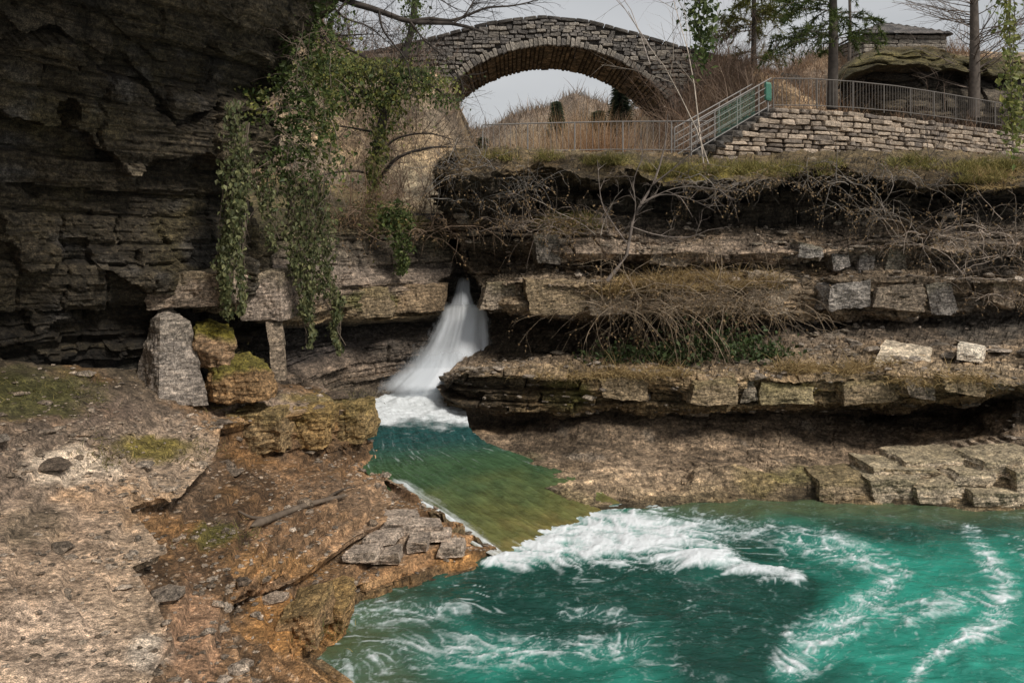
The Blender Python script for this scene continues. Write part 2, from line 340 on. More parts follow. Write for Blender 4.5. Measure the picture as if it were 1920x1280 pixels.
obj('rock_bank', mesh_np('rock_bank', V, gridfaces(*W.shape[:2])[:, ::-1], C), M_ROCK, kind='structure'); reg(V)

# rock closing the gorge behind the fall
GB = [[(770,400,23.0),(960,400,23.0)],[(770,560,21.9),(960,560,21.9)],[(770,575,21.6),(960,575,21.6)],[(770,760,21.5),(960,760,21.5)]]
W, rt, G = loft(GB, 90, [40,6,60], 'px')
V = W.reshape(-1, 3).copy(); off, li, lh, crk = st(V)
V[:, 1] -= off*.18+.2*fbm(V*1.5, 3, seed=8)
C = np.tile(np.array([.13, .115, .1]), (len(V), 1))*(.5+.8*st.tone[li]*lh)[:, None]
obj('gorge_rock', mesh_np('gorge_rock', V, gridfaces(*W.shape[:2]), C), M_ROCK, kind='structure')

# ------------------------------------------------------------------ cave wall and roof on the left
BC = np.array([(-6,-4),(-6.6,1),(-7.5,5),(-8.1,8.5),(-8.1,10.8),(-7.3,12.2),(-6.2,13.1),(-5.35,14.1),(-4.85,15.2),(-5.4,16.6),(-7.6,19)], float)
bk = np.concatenate([[0], np.cumsum(np.hypot(*np.diff(BC, axis=0).T))]); bk /= bk[-1]
fac = np.array([1,1,1,1,1,1,.8,.5,.34,.3,.3])
PR = [(1.2, .1), (2.7, -.4), (3.5, -.1), (4.6, .2), (5.6, .35), (6.6, .55), (7.4, .9), (8.2, 1.4), (9.0, 2.5), (9.7, 4.4), (11.0, 4.7), (12.6, 3.0), (13.2, -4)]
nu, nvv = 460, [14,22,30,30,30,28,28,24,16,14,10,6]
uu = np.interp(np.linspace(0, 1, nu), [0, .12, .9, 1], [0, .35, .9, 1]); bx_ = np.interp(uu, bk, BC[:, 0]); by_ = np.interp(uu, bk, BC[:, 1]); ff = np.interp(uu, bk, fac)
ker = np.ones(25)/25; bx_ = np.convolve(np.pad(bx_, 12, mode='edge'), ker, 'valid'); by_ = np.convolve(np.pad(by_, 12, mode='edge'), ker, 'valid')
tx, ty = np.gradient(bx_), np.gradient(by_); tl = np.hypot(tx, ty); nxv, nyv = ty/tl, -tx/tl
rows = [np.stack([bx_+nxv*ff*o_, by_+nyv*ff*o_, np.full(nu, z_)], -1) for z_, o_ in PR]
out = []
for i in range(len(rows)-1):
    for k in range(nvv[i]): out.append(rows[i]*(1-k/nvv[i])+rows[i+1]*(k/nvv[i]))
out.append(rows[-1]); W = np.array(out).transpose(1, 0, 2)
N = gnormals(W)
if N[200, 60, 0] < 0: N = -N
V = W.reshape(-1, 3).copy(); Nn = N.reshape(-1, 3)
stc = Strata(31, tmin=.1, tmax=.9, bl=(.6, 2.6), warp=.2)
Q = V.copy()
off, li, lh, crk = stc(Q); off2, _, _, _ = st2(Q)
cb = h01(np.floor(V[:, 0]*.8-V[:, 1]*.3+V[:, 2]*.5+1.4*fbm(V*.6, 3, seed=55)), np.floor(V[:, 2]*1.1+.35*V[:, 0]+1.1*fbm(V*.6, 3, seed=56)), 0*V[:, 0], 9)
V += Nn*(off*.24+off2*.035+.55*(cb-.5)*sstep(2.2, 3.2, V[:, 2])+.3*fbm(V*.6, 3, seed=51)+.12*fbm(V*2.5, 4, seed=52))[:, None]
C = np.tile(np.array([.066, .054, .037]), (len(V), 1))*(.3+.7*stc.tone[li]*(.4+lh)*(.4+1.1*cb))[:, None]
grn = sstep(-.1, .4, fbm(V*.7, 3, seed=53))[:, None]; C = C*(1-.5*grn)+np.array([.11, .09, .04])*.5*grn*np.interp(V[:, 2:3], [3.5, 5, 6.5, 7.5], [.3, 1, 1, .3])  # olive tint, stronger mid-height to paint in the light falling there
gry = sstep(.15, .45, fbm(V*np.array([1, 1, 1.5]), 3, seed=54))[:, None]; C = C*(1-.6*gry)+np.array([.11, .103, .096])*.6*gry
C *= np.interp(V[:, 2], [2, 3.2, 4.2, 5], [.6, .5, .75, 1])[:, None]  # shade of the lower wall and undercut darkened into the colour
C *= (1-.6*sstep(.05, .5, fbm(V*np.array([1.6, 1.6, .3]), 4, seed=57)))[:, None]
C = np.clip(C, .01, .6)
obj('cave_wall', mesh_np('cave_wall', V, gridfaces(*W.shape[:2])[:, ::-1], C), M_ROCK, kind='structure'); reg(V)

# ------------------------------------------------------------------ left terrace and the shelf that slopes to the water
GR = [
 [(470,700,17),(440,705,15.5),(330,695,14.2),(240,690,13.4),(150,688,12.8),(60,684,12.3),(0,680,12.1),(-150,690,11.5),(-400,720,10),(-700,760,8),(-1100,860,6)],
 [(600,720,16.8),(560,725,15.8),(380,765,13.2),(290,772,12.1),(200,780,11),(90,790,10),(0,800,9.2),(-120,830,8),(-250,860,7),(-420,920,6),(-700,1000,5)],
 [(630,738,16.5),(620,742,15.6),(400,785,13),(310,820,11.5),(220,870,9.9),(110,905,8.9),(0,940,7.9),(-120,1000,6.9),(-250,1060,6),(-420,1180,5),(-700,1300,4)],
 [(668,752,15.9),(690,765,15.2),(415,795,12.7),(405,850,11.5),(335,930,9.6),(235,950,8.9),(310,1040,7.7),(240,1060,7.3),(330,1200,5.9),(270,1290,5.1),(150,1500,4)],
 [(688,812,15.9),(694,850,15.2),(418,858,12.65),(430,905,11.3),(350,1005,9.4),(255,1020,8.75),(325,1120,7.6),(270,1130,7.25),(365,1310,5.8),(310,1400,5),(200,1650,4)],
 [(706,840,15.7),(700,878,14.9),(560,880,13.4),(600,935,11.9),(520,1000,10.4),(480,1040,9.5),(450,1090,8.6),(420,1130,7.9),(400,1240,6.7),(430,1400,5.4),(420,1650,4.4)],
 [(708,845,15.6),(705,888,14.5),(735,930,13.2),(718,975,12.2),(612,1040,10.9),(560,1085,10.1),(420,1135,8.95),(415,1170,8.3),(480,1290,6.9),(520,1420,5.8),(600,1650,4.8)],
 [(711,850,15.5),(715,893,14.35),(800,950,13),(920,1020,12.4),(850,1055,11.9),(700,1085,11),(620,1105,10.4),(585,1160,9.45),(545,1230,8.55),(640,1330,7.45),(760,1650,5.4)],
 [(714,856,15.35),(722,898,14.15),(815,958,12.85),(945,1036,12.4),(880,1070,11.77),(720,1112,11.05),(640,1132,10.74),(645,1185,9.98),(590,1234,9.37),(690,1310,8.56),(860,1650,6.2)],
 [(730,900,15.1),(760,960,13.7),(880,1060,12.5),(1000,1130,12.2),(940,1190,11.4),(790,1220,10.7),(720,1230,10.4),(720,1290,9.7),(680,1360,9),(780,1480,8),(960,1800,6)]]
GR.insert(4, [(x-.22*F/y_, y2+.13*F/y_, y_) for (x, y2, y_) in GR[3]])
GR.insert(8, [(x-(.05 if i_ < 2 or i_ > 8 else .2)*F/y_, y2+.1*F/y_, y_+.05) for i_, (x, y2, y_) in enumerate(GR[7])])
k = np.array([0,.07,.19,.29,.4,.5,.6,.69,.8,.9,1.0])
g_cols = [(.08,.068,.05),(.15,.122,.1),(.3,.245,.2),(.36,.29,.225),(.2,.15,.11),(.13,.085,.05),(.2,.13,.078),(.24,.165,.105),(.1,.07,.045),(.2,.125,.068),(.13,.1,.06),(.1,.1,.05)]
W, rt, G = loft(GR, 600, [60,84,110,20,36,80,60,14,50,36,8], k, usm=13)
N = gnormals(W)
if N[300, 60, 2] < 0: N = -N
V = W.reshape(-1, 3).copy(); Nn = N.reshape(-1, 3); gp = G.reshape(-1, 3)
stg = Strata(61, tmin=.05, tmax=.22, bl=(.3, 1.2), warp=.12)
off, li, lh, crk = stg(V); off2, _, _, _ = st2(V)
steep = sstep(.93, .5, np.abs(Nn[:, 2])); Nh = Nn*np.array([1, 1, .2]); Nh /= np.linalg.norm(Nh, axis=1)[:, None]+1e-6
V += Nh*(off*.1*steep+off2*.03*steep)[:, None]
gfl = 1-.85*steep; z0 = V[:, 2]+gfl*(.11*fbm(V*np.array([.7, .7, 0]), 2, seed=71)+.0)
step = .12; q = z0/step+.45*fbm(V*np.array([.5, .5, 0]), 2, seed=73)+.07*fbm(V*np.array([1.5, 1.5, 0]), 2, seed=79); fq = q-np.floor(q)
ris = sstep(.2, .06, np.abs(fq-.5)); gfl = gfl*(1-ris); zt = z0+step*(sstep(.42, .58, fq)-fq)*1.0
rowt = np.tile(rt, W.shape[0]); tw = np.interp(rowt, [0, 2, 3, 4, 5, 6, 10, 11], [.3, .55, .6, .7, .9, 1, 1, .3])
V[:, 2] = z0*(1-tw)+zt*tw+.02*gfl*fbm(V*np.array([5, 5, 3]), 4, gain=.55, seed=74)*(.6+fbm(V*.9, 2, seed=75))
peb = h01(np.floor(V[:, 0]*16+fbm(V*5, 2, seed=81)), np.floor(V[:, 1]*11+fbm(V*5, 2, seed=82)), 0*V[:, 0], 4); peb = peb*(1-ris)+.5*ris; V[:, 2] += gfl*.014*(peb > .9)*sstep(-.2, .3, fbm(V*.7, 3, seed=83))
C = np.tile(rowcols(rt, g_cols), (W.shape[0], 1))
C *= (.75+.5*lh*steep+.25*(1-steep))[:, None]*(.95+.7*fbm(V*1.4, 5, gain=.65, seed=76))[:, None]*(.8+.4*peb)[:, None]*1.15
lay_ = h01(np.floor(q), 0*q, 0*q, 18); C *= np.where(rowt > 3.5, .62+.75*lay_, .85+.3*lay_)[:, None]
fl = h01(np.floor(V[:, 0]*30+2*fbm(V*6, 2, seed=84)), np.floor(V[:, 1]*18), 0*V[:, 0], 14); C = np.where(((fl > .955) & (rowt > 1) & (ris < .3))[:, None], C*.4+np.array([.34, .28, .22]), C)
och = sstep(.0, .5, fbm(V*.8, 4, seed=77))[:, None]; C = C*(1-.5*och)+np.array([.30, .17, .065])*.5*och
drk = sstep(.1, .5, fbm(V*2.0, 4, seed=78))[:, None]; C = C*(1-.5*drk)+np.array([.1, .085, .07])*.5*drk
PALE, SAND, ORNG = (.6, .53, .45), (.36, .28, .22), (.34, .19, .07)
patches(gp[:, 0], gp[:, 1], C, [(130,880,110,38,PALE,.95),(60,990,80,50,(.13,.11,.08),.6),(20,900,60,60,(.16,.13,.11),.5),(80,1210,190,110,(.5,.41,.34),.75),(290,1215,60,40,(.52,.48,.43),.8),(120,1060,150,70,(.38,.29,.22),.5),(150,770,150,30,(.17,.135,.115),.6),(280,840,90,26,OLIVE,.9),(180,960,60,60,SAND,.5),  # sunlit spot painted pale, shaded left part of the terrace painted darker
   (60,740,130,50,(.07,.075,.025),.85),(560,790,150,18,(.3,.19,.075),.8),(600,745,80,14,OLIVE,.6),(360,1200,60,120,(.33,.22,.15),.8),(520,1060,110,30,(.33,.2,.09),.7),(400,1010,50,26,(.1,.105,.03),.8),
   (560,1170,120,60,ORNG,.75),(860,1050,60,24,ORNG,.6),(740,1010,90,30,(.42,.35,.29),.55),(640,930,110,40,(.2,.15,.11),.5),(620,810,120,34,(.25,.16,.08),.5),(760,905,60,30,(.22,.18,.15),.5)], V)
C = np.clip(C*np.array([1.06, .99, .91]), .01, .8)
left_ground = obj('ground', mesh_np('ground', V, gridfaces(*W.shape[:2])[:, ::-1], C), M_GROUND, kind='structure'); reg(V)

# ------------------------------------------------------------------ water
def polydist(px, py, pts, ys=1.8):
    """distance in photo pixels to a polyline (rows weighted) and the width given at its points"""
    best = np.full(px.shape, 1e9); wd = np.zeros(px.shape)
    for (a, b) in zip(pts[:-1], pts[1:]):
        dx, dy = b[0]-a[0], (b[1]-a[1])*ys; L2 = dx*dx+dy*dy
        t = np.clip(((px-a[0])*dx+(py-a[1])*ys*dy)/L2, 0, 1)
        d = np.hypot(px-a[0]-t*dx, (py-a[1])*ys-t*dy); w = a[2]+(b[2]-a[2])*t
        m = d/w < best; best = np.where(m, d/w, best); wd = np.where(m, w, wd)
    return best
def water_mat(name, rough=0.07, sc=1.0, bs=.35):
    m, t, b, o = nt(name)
    a = t.nodes.new('ShaderNodeAttribute'); a.attribute_name = 'Col'
    n1 = noise(t, 5*sc, 6, .6, stretch=(1, 1.7, 1), dist=.8); n2 = noise(t, 22*sc, 4, .6, dist=.3)
    fm = t.nodes.new('ShaderNodeMath'); fm.operation = 'MULTIPLY_ADD'; fm.inputs[1].default_value = .42
    t.links.new(n2.outputs['Fac'], fm.inputs[0]); t.links.new(a.outputs['Alpha'], fm.inputs[2])
    fr = ramp(t, fm.outputs[0], [(.3, (0, 0, 0)), (1.05, (1, 1, 1))])
    c = mixc(t, a.outputs['Color'], (.74, .78, .80), fr.outputs[0])
    t.links.new(c, b.inputs['Base Color'])
    rr = t.nodes.new('ShaderNodeMapRange'); rr.inputs[3].default_value = rough; rr.inputs[4].default_value = .7
    t.links.new(fr.outputs[0], rr.inputs[0]); t.links.new(rr.outputs[0], b.inputs['Roughness'])
    b.inputs['IOR'].default_value = 1.33
    bp = t.nodes.new('ShaderNodeBump'); bp.inputs['Strength'].default_value = bs; bp.inputs['Distance'].default_value = .06
    t.links.new(n1.outputs['Fac'], bp.inputs['Height']); t.links.new(bp.outputs[0], b.inputs['Normal'])
    return m
M_WATER = water_mat('pool_water', .06, 1.0, .5); M_STREAM = water_mat('stream_water', .05, 1.5, .55)
pys = np.concatenate([np.arange(922, 1296, 2.0), np.linspace(1300, 1900, 40)])
pxs = np.concatenate([np.linspace(430, 540, 12), np.arange(545, 1935, 2.2), np.linspace(1945, 2500, 40)])
gx, gy = np.meshgrid(pxs, pys, indexing='ij'); px = gx.ravel(); py = gy.ravel()
Y = CZ*F/(py-HY); V = np.stack([(px-HX)/F*Y, Y, 0*Y], -1); X2 = V*np.array([1, 1, 0])
wv = np.stack([fbm(X2*.45+7, 3, seed=201), fbm(X2*.45+31, 3, seed=202), 0*Y], -1)
Qw = X2+1.1*wv
dch = polydist(px, py, [(915,1058,14),(985,1040,44),(1080,1014,76),(1170,1002,104),(1255,1018,80),(1340,1046,40)])
dc2 = polydist(px, py, [(1310,1044,40),(1390,1066,36),(1490,1084,28)])
churn = sstep(1.3, .2, dch); churn2 = sstep(1.4, .2, dc2)
line_a = polydist(px, py, [(1490,1015,26),(1570,1032,30),(1660,1058,24),(1690,1075,16)])
line_b = polydist(px, py, [(1690,1070,14),(1640,1120,22),(1590,1160,36),(1530,1200,44),(1490,1250,34)])
line_c = polydist(px, py, [(1815,990,10),(1842,1030,12),(1880,1090,16),(1882,1130,18),(1850,1175,20),(1780,1210,12),(1735,1240,10),(1705,1285,9)])
line_d = polydist(px, py, [(1300,985,40),(1450,1000,30),(1560,1010,24)])
line_e = polydist(px, py, [(650,1150,30),(760,1150,34),(860,1140,18)])
line_f = polydist(px, py, [(640,1260,40),(760,1225,40),(900,1215,46),(1060,1220,40),(1180,1215,30)])
line_g = polydist(px, py, [(1060,1150,16),(1130,1150,22),(1200,1165,14)])
line_h = polydist(px, py, [(1660,1160,40),(1760,1130,34),(1850,1120,24)])
dens = .12+.0*px
for ln, s_, r in ((line_a,.5,1.6),(line_b,.62,1.5),(line_c,.62,1.8),(line_d,.45,1.5),(line_e,.4,1.7),(line_f,.42,1.6),(line_g,.4,1.5),(line_h,.35,1.6)):
    dens = np.maximum(dens, s_*1.25*sstep(r*1.7, .0, ln))
Qv = X2+.35*np.stack([fbm(X2*1.6+3, 2, seed=206), fbm(X2*1.6+9, 2, seed=207), 0*Y], -1)+.7*wv
rg = ridged(Qv*np.array([1.5, 2.3, 1]), 2, seed=210); rg2 = ridged(Qv*np.array([4.2, 6.6, 1])+3, 2, seed=214); rg3 = ridged(Qv*np.array([11, 16, 1])+5, 2, seed=216)
net = np.clip(.75*sstep(.62, 1.0, rg)+.55*sstep(.66, 1, rg2)+.35*sstep(.6, 1, rg3), 0, 1.2)
fine = fbm(X2*np.array([7, 11, 1]), 3, seed=217); lump = fbm(X2*np.array([1.6, 2.6, 1])+wv*2, 4, seed=219)
foam = dens*(.1+1.35*net*np.clip(.75+.9*fine, 0, 1.5))
for ln, s_ in ((line_a, .5), (line_b, .75), (line_c, .85)):
    foam = np.maximum(foam, s_*sstep(1.0, .1, ln+.9*fbm(X2*2.6, 3, seed=218)+.5*fine)*np.clip(.25+.9*net, 0, 1)*np.clip(.75+1.6*fbm(X2*.9+11, 2, seed=224), .15, 1))
cw = sstep(1.9, .15, dch); foam = np.maximum(foam, .96*sstep(.12, 1.5, cw*1.3+.95*lump+.7*(net-.45)+.15*fine)*sstep(2.4, .8, dch+.5*lump)); foam = np.maximum(foam, .8*sstep(.35, 1.1, sstep(1.9, .1, dc2)+.6*lump+.4*(net-.55)))
arc = ridged(np.stack([X2[:, 0]*.9+wv[:, 0]*2.2, X2[:, 1]*4.2+wv[:, 1]*3, 0*Y], -1), 2, seed=220)
foam = np.maximum(foam, .55*sstep(.80, 1, arc)*sstep(.05, .4, fbm(X2*.7+4, 2, seed=221)+.25*sstep(950, 700, px))*sstep(960, 1010, py))  # thin curved ripple highlights painted white along with the foam
speck = sstep(.42, .6, fbm(X2*9, 2, seed=222))*sstep(-.1, .3, fbm(X2*.8, 2, seed=223)); foam = np.clip(np.maximum(foam, .5*speck*sstep(.05, .3, dens)), 0, 1)
turq = np.clip(.02+.95*sstep(1450, 1700, px)*sstep(975, 1060, py)+.55*sstep(1120, 1260, py)*sstep(700, 900, px)*sstep(1350, 1200, px)+.9*sstep(2.6, .2, line_b+1.1*fbm(Qw*.9, 3, seed=242))+.85*churn+.6*sstep(2.2, .4, line_a)
   -.42*sstep(2.1, .2, polydist(px, py, [(1330,1130,60),(1420,1130,80),(1400,1220,80)])+.8*fbm(Qw*.8, 3, seed=240))-.35*sstep(2.1, .2, polydist(px, py, [(1020,1130,70),(1200,1110,60)])+.8*fbm(Qw*.8, 3, seed=241))+.65*fbm(Qw*.9, 4, seed=226), 0, 1)
oliv = np.clip(np.maximum(sstep(1000, 948, py+14*fbm(X2*1.2, 3, seed=227))*sstep(1100, 1260, px), sstep(880, 640, px-.25*(py-1150)+40*fbm(X2*.9, 3, seed=228))), 0, 1)
deep = np.array([.003, .042, .029]); tq = np.array([.018, .235, .17]); ol = np.array([.085, .10, .04])
C3 = deep*(1-turq[:, None])+tq*turq[:, None]; C3 = C3*(1-.8*oliv[:, None])+ol*.8*oliv[:, None]
C3 *= (1+.5*fbm(Qw*np.array([2, 3.4, 1]), 3, seed=229))[:, None]
milk = np.clip(foam*1.0+.5*dens, 0, 1)[:, None]; C3 = C3*(1-.35*milk)+np.array([.2, .55, .5])*.35*milk
V[:, 2] += .045*fbm(Qw*np.array([1.2, 2.2, 1]), 4, seed=231)+.012*fbm(X2*np.array([5, 9, 1]), 2, seed=232)+sstep(1.9, .0, dch)*(.05+.06*lump)+churn2*(.04+.07*lump)+.02*foam*net
C = np.concatenate([np.clip(C3, 0, 1), foam[:, None]], 1)
pool = obj('pool_water', mesh_np('pool_water', V, gridfaces(*gx.shape)[:, ::-1], C, smooth=True), M_WATER, kind='structure')

sz = [1.0, .93, .82, .73, .63, .46, .26, .05, -.12]
sr = [1.0, .9, .78, .64, .47, .3, .15, .0, -.15]
Lp = [(590,726),(628,757),(672,800),(672,850),(682,882),(745,928),(838,990),(925,1042),(960,1062)]
Rp = [(862,724),(872,765),(880,802),(910,830),(985,856),(1070,890),(1130,922),(1170,948),(1195,970)]
rowsS = []
for k2 in range(5):
    t = k2/4; r = []
    for (l, rr_, z, zr) in zip(Lp, Rp, sz, sr):
        x, y = l[0]*(1-t)+rr_[0]*t, l[1]*(1-t)+rr_[1]*t; z = z*(1-t)+zr*t; r.append((x, y, (CZ-z)*F/(y-HY)))
    rowsS.append(r)
ks = np.array([0, .09, .22, .36, .48, .64, .8, .94, 1])
W, rt, G = loft(rowsS, 420, [40, 40, 40, 40], ks, usm=25)
V = W.reshape(-1, 3).copy(); px = G[..., 0].ravel(); py = G[..., 1].ravel()
U = np.repeat(np.linspace(0, 1, 420), 161); T = np.tile(rt/4, 420)
FL = np.stack([U*9, T*6, 0*U], -1)
stream = fbm(FL*np.array([.9, 5, 1]), 4, seed=301)
rip = fbm(V*np.array([3.5, 7, 0]), 3, seed=302)
calm = sstep(.3, .5, U)
V[:, 2] += .07*rip*(1-.75*calm)+.045*stream*calm+.012*fbm(FL*np.array([4, 12, 1]), 3, seed=313)+.03*fbm(V*np.array([1.2, 1.2, 0]), 3, seed=310)+.10*np.clip(1-U/.14, 0, 1)*(fbm(V*2, 3, seed=303)+.4)
dark = np.array([.014, .05, .048]); tg = np.array([.035, .07, .032]); olv = np.array([.085, .09, .03]); brn = np.array([.13, .1, .035])
def seg(a, b, t): return a*(1-t[:, None])+b*t[:, None]
C3 = seg(np.tile(dark, (len(U), 1)), np.tile(tg, (len(U), 1)), sstep(.28, .5, U)); C3 = seg(C3, np.tile(olv, (len(U), 1)), sstep(.52, .85, U+.15*fbm(V*1.2, 3, seed=304)))
C3 = seg(C3, np.tile(brn, (len(U), 1)), sstep(.8, 1.0, U+.2*fbm(V*2.2, 3, seed=305))*.8)
bedn = fbm(V*np.array([3.2, 3.2, 0]), 4, seed=315); C3 *= (1+.55*np.clip(bedn, -.6, .9)*sstep(.4, .7, U))[:, None]
C3 *= (1.35+.7*stream+.5*fbm(FL*np.array([3, 10, 1]), 3, seed=314))[:, None]
fo = np.maximum(sstep(.25, .12, U+.08*fbm(V*2, 3, seed=306))*1.0, .3*sstep(.15, .5, rip)*sstep(.36, .2, U))
fo = np.maximum(fo, .42*sstep(.2, .55, stream)*sstep(.3, .5, U)*sstep(.4, .0, T))
edge = polydist(px, py, [(745,905,10),(790,938,16),(850,985,20),(935,1042,14)]); fo = np.maximum(fo, .8*sstep(2.2, .1, edge+.7*fbm(V*3, 3, seed=312))*np.clip(.6+1.2*stream, 0, 1))
fo = np.maximum(fo, .25*sstep(.1, .5, fbm(FL*np.array([1.2, 9, 1]), 3, seed=309))*sstep(.75, .4, U)*sstep(.2, .35, U))
obj('stream', mesh_np('stream', V, gridfaces(420, 161), np.concatenate([np.clip(C3, 0, 1), fo[:, None]], 1), smooth=True), M_STREAM, kind='structure')

def fall_mat():
    m, t, b, o = nt('falling_water')
    a = t.nodes.new('ShaderNodeAttribute'); a.attribute_name = 'Col'
    t.links.new(a.outputs['Color'], b.inputs['Base Color']); b.inputs['Roughness'].default_value = .5
    tr = t.nodes.new('ShaderNodeBsdfTransparent'); tl = t.nodes.new('ShaderNodeBsdfTranslucent'); t.links.new(a.outputs['Color'], tl.inputs[0])
    m1 = t.nodes.new('ShaderNodeMixShader'); m1.inputs[0].default_value = .35
    t.links.new(b.outputs[0], m1.inputs[1]); t.links.new(tl.outputs[0], m1.inputs[2])
    n = noise(t, 9, 4, .6, stretch=(1, 1, .12))
    mu = t.nodes.new('ShaderNodeMath'); mu.operation = 'MULTIPLY_ADD'; mu.use_clamp = True; mu.inputs[1].default_value = .5
    t.links.new(n.outputs['Fac'], mu.inputs[0])
    sb = t.nodes.new('ShaderNodeMath'); sb.operation = 'SUBTRACT'; sb.inputs[1].default_value = .25
    t.links.new(a.outputs['Alpha'], sb.inputs[0]); t.links.new(sb.outputs[0], mu.inputs[2])
    m2 = t.nodes.new('ShaderNodeMixShader'); t.links.new(mu.outputs[0], m2.inputs[0])
    t.links.new(tr.outputs[0], m2.inputs[1]); t.links.new(m1.outputs[0], m2.inputs[2]); t.links.new(m2.outputs[0], o.inputs[0])
    return m
M_FALL = fall_mat()
def fall_sheet(rows, dz, seed, parent, name, fin=.06):
    W, rt, G = loft([[(a, y, Yv), ((a+b)/2, y, Yv-.28), (b, y, Yv)] for (y, a, b, Yv) in rows], 90, [26]*(len(rows)-1), 'px')
    nv_ = W.shape[1]; V = W.reshape(-1, 3).copy(); u = np.repeat(np.linspace(0, 1, 90), nv_); v = np.tile(rt/(len(rows)-1), 90)
    s = fbm(np.stack([u*7, v*.8, 0*u], -1), 4, seed=seed)
    V[:, 1] -= .03*s+dz
    c = np.array([.9, .95, 1.0])*(1-.3*sstep(-.1, .4, s))[:, None]; top = np.maximum(sstep(.4, .0, v), .6*sstep(.85, 1, v))[:, None]; c = c*(1-top)+np.array([.85, .88, .9])*top
    al = np.clip((1.25*sstep(0, .35, u)*sstep(1.0, .82, u)*(1.0-.3*sstep(.1, .5, s))+.15*top[:, 0])*sstep(0, .12, u)*sstep(1, .93, u), 0, 1.2)*sstep(0, fin, v)*(sstep(1.0, .75, v) if name == 'spray' else 1)
    obj(name, mesh_np(name, V, gridfaces(90, nv_), np.concatenate([c, al[:, None]], 1), smooth=True), M_FALL, parent)
wf = thing('waterfall', 'white waterfall pouring from a dark rock slot into the stream', 'waterfall', (0, 0, 0))
fall_sheet([(516,858,882,21.7),(548,850,884,21.1),(570,840,892,20.7),(600,828,912,20.45)], 0, 401, wf, 'upper_spout', .2)
fall_sheet([(566,826,912,20.55),(600,814,920,20.3),(640,790,924,20.1),(690,756,926,19.9),(748,712,930,19.5)], 0, 402, wf, 'water_curtain', .12)
fall_sheet([(640,780,900,20.0),(690,740,910,19.8),(742,670,915,19.4)], 0, 404, wf, 'spray', .7)
fall_sheet([(575,842,900,20.7),(620,822,908,20.5),(690,790,912,20.2),(748,745,915,19.7)], 0, 403, wf, 'water_curtain', .12)

# ------------------------------------------------------------------ land behind: valley, banks, hills
def wall_line(n=200):
    k = np.array([(1325,25.4),(1400,26.1),(1460,26.6),(1600,27.6),(1750,30),(1920,34),(2100,38),(2400,44)], float)
    x = (k[:, 0]-HX)/F*k[:, 1]; return x, k[:, 1]
WLX, WLY = wall_line()
def HT(x, y):
    xa = x*40/np.maximum(y, 40.0)
    wy = np.interp(x, WLX, WLY)
    z = 6.9+.02*(y-24)+0*x
    gorge = sstep(1.0, -1.0, x)*sstep(-9, -6, x); z = z-gorge*(1.6-.02*(y-24))
    left = sstep(-4.5, -16, x); z = z+left*(6.5*sstep(23, 37, y)+1.0)
    z = np.where((x > WLX[0]+.2), z+sstep(wy-.1, wy+.5, y)*np.interp(x, [6.4, 8.8], [.1, 9.0-7.3])*1.0, z)
    z = z+sstep(62, 44, y)*(6.0*sstep(27, 34.5, y)*sstep(-.4, -3.4, x)*sstep(-16, -6, x)+3.2*sstep(29, 35, y)*sstep(5.6, 8.6, x)*sstep(16, 10, x))
    z = z+sstep(8, 16, xa)*6.2*sstep(34, 47, y)
    z = z+sstep(-4, 2, x)*sstep(14, 7, x)*1.5*sstep(36, 50, y)
    z = z+sstep(48, 130, y)*(10.5+2*np.sin(x*.07+1)+1.2*np.sin(x*.16))+sstep(8, 40, xa)*2*sstep(45, 90, y)+sstep(-4, -30, xa)*5*sstep(38, 90, y)
    return z
xs = np.concatenate([np.linspace(-120, -22, 40), np.arange(-21.6, 40, .28), np.linspace(40.6, 130, 40)]); ysv = np.concatenate([np.arange(23.5, 52, .28), np.linspace(52.6, 320, 90)])
gx, gy = np.meshgrid(xs, ysv, indexing='ij'); x = gx.ravel(); y = gy.ravel(); z = HT(x, y)
V = np.stack([x, y, z], -1); V[:, 2] += .25*fbm(V*np.array([.5, .5, 0]), 4, seed=501)+sstep(60, 120, y)*1.0*fbm(V*np.array([.06, .06, 0]), 3, seed=502)
n1 = fbm(V*np.array([.35, .35, .35]), 4, seed=503)[:, None]; n2 = fbm(V*.11, 3, seed=504)[:, None]
C = np.array([.30, .23, .155])+np.array([.06, .0, -.05])*n1+n2*np.array([.04, -.03, -.03]); C *= (.85+.7*n1)
gravel = (sstep(8.4, 9.4, x)*sstep(2.0, 1.2, y-np.interp(x, WLX, WLY)))[:, None]; C = C*(1-gravel)+np.array([.13, .125, .13])*gravel
far = sstep(70, 120, y)[:, None]; C = C*(1-far)+np.array([.21, .16, .12])*(1+.5*n1)*far
obj('hillside', mesh_np('hillside', V, gridfaces(*gx.shape), np.clip(C, .02, .7)), rock_mat('soil', bump=.3, stretch=(1, 1, 1), sc=.5), kind='structure')

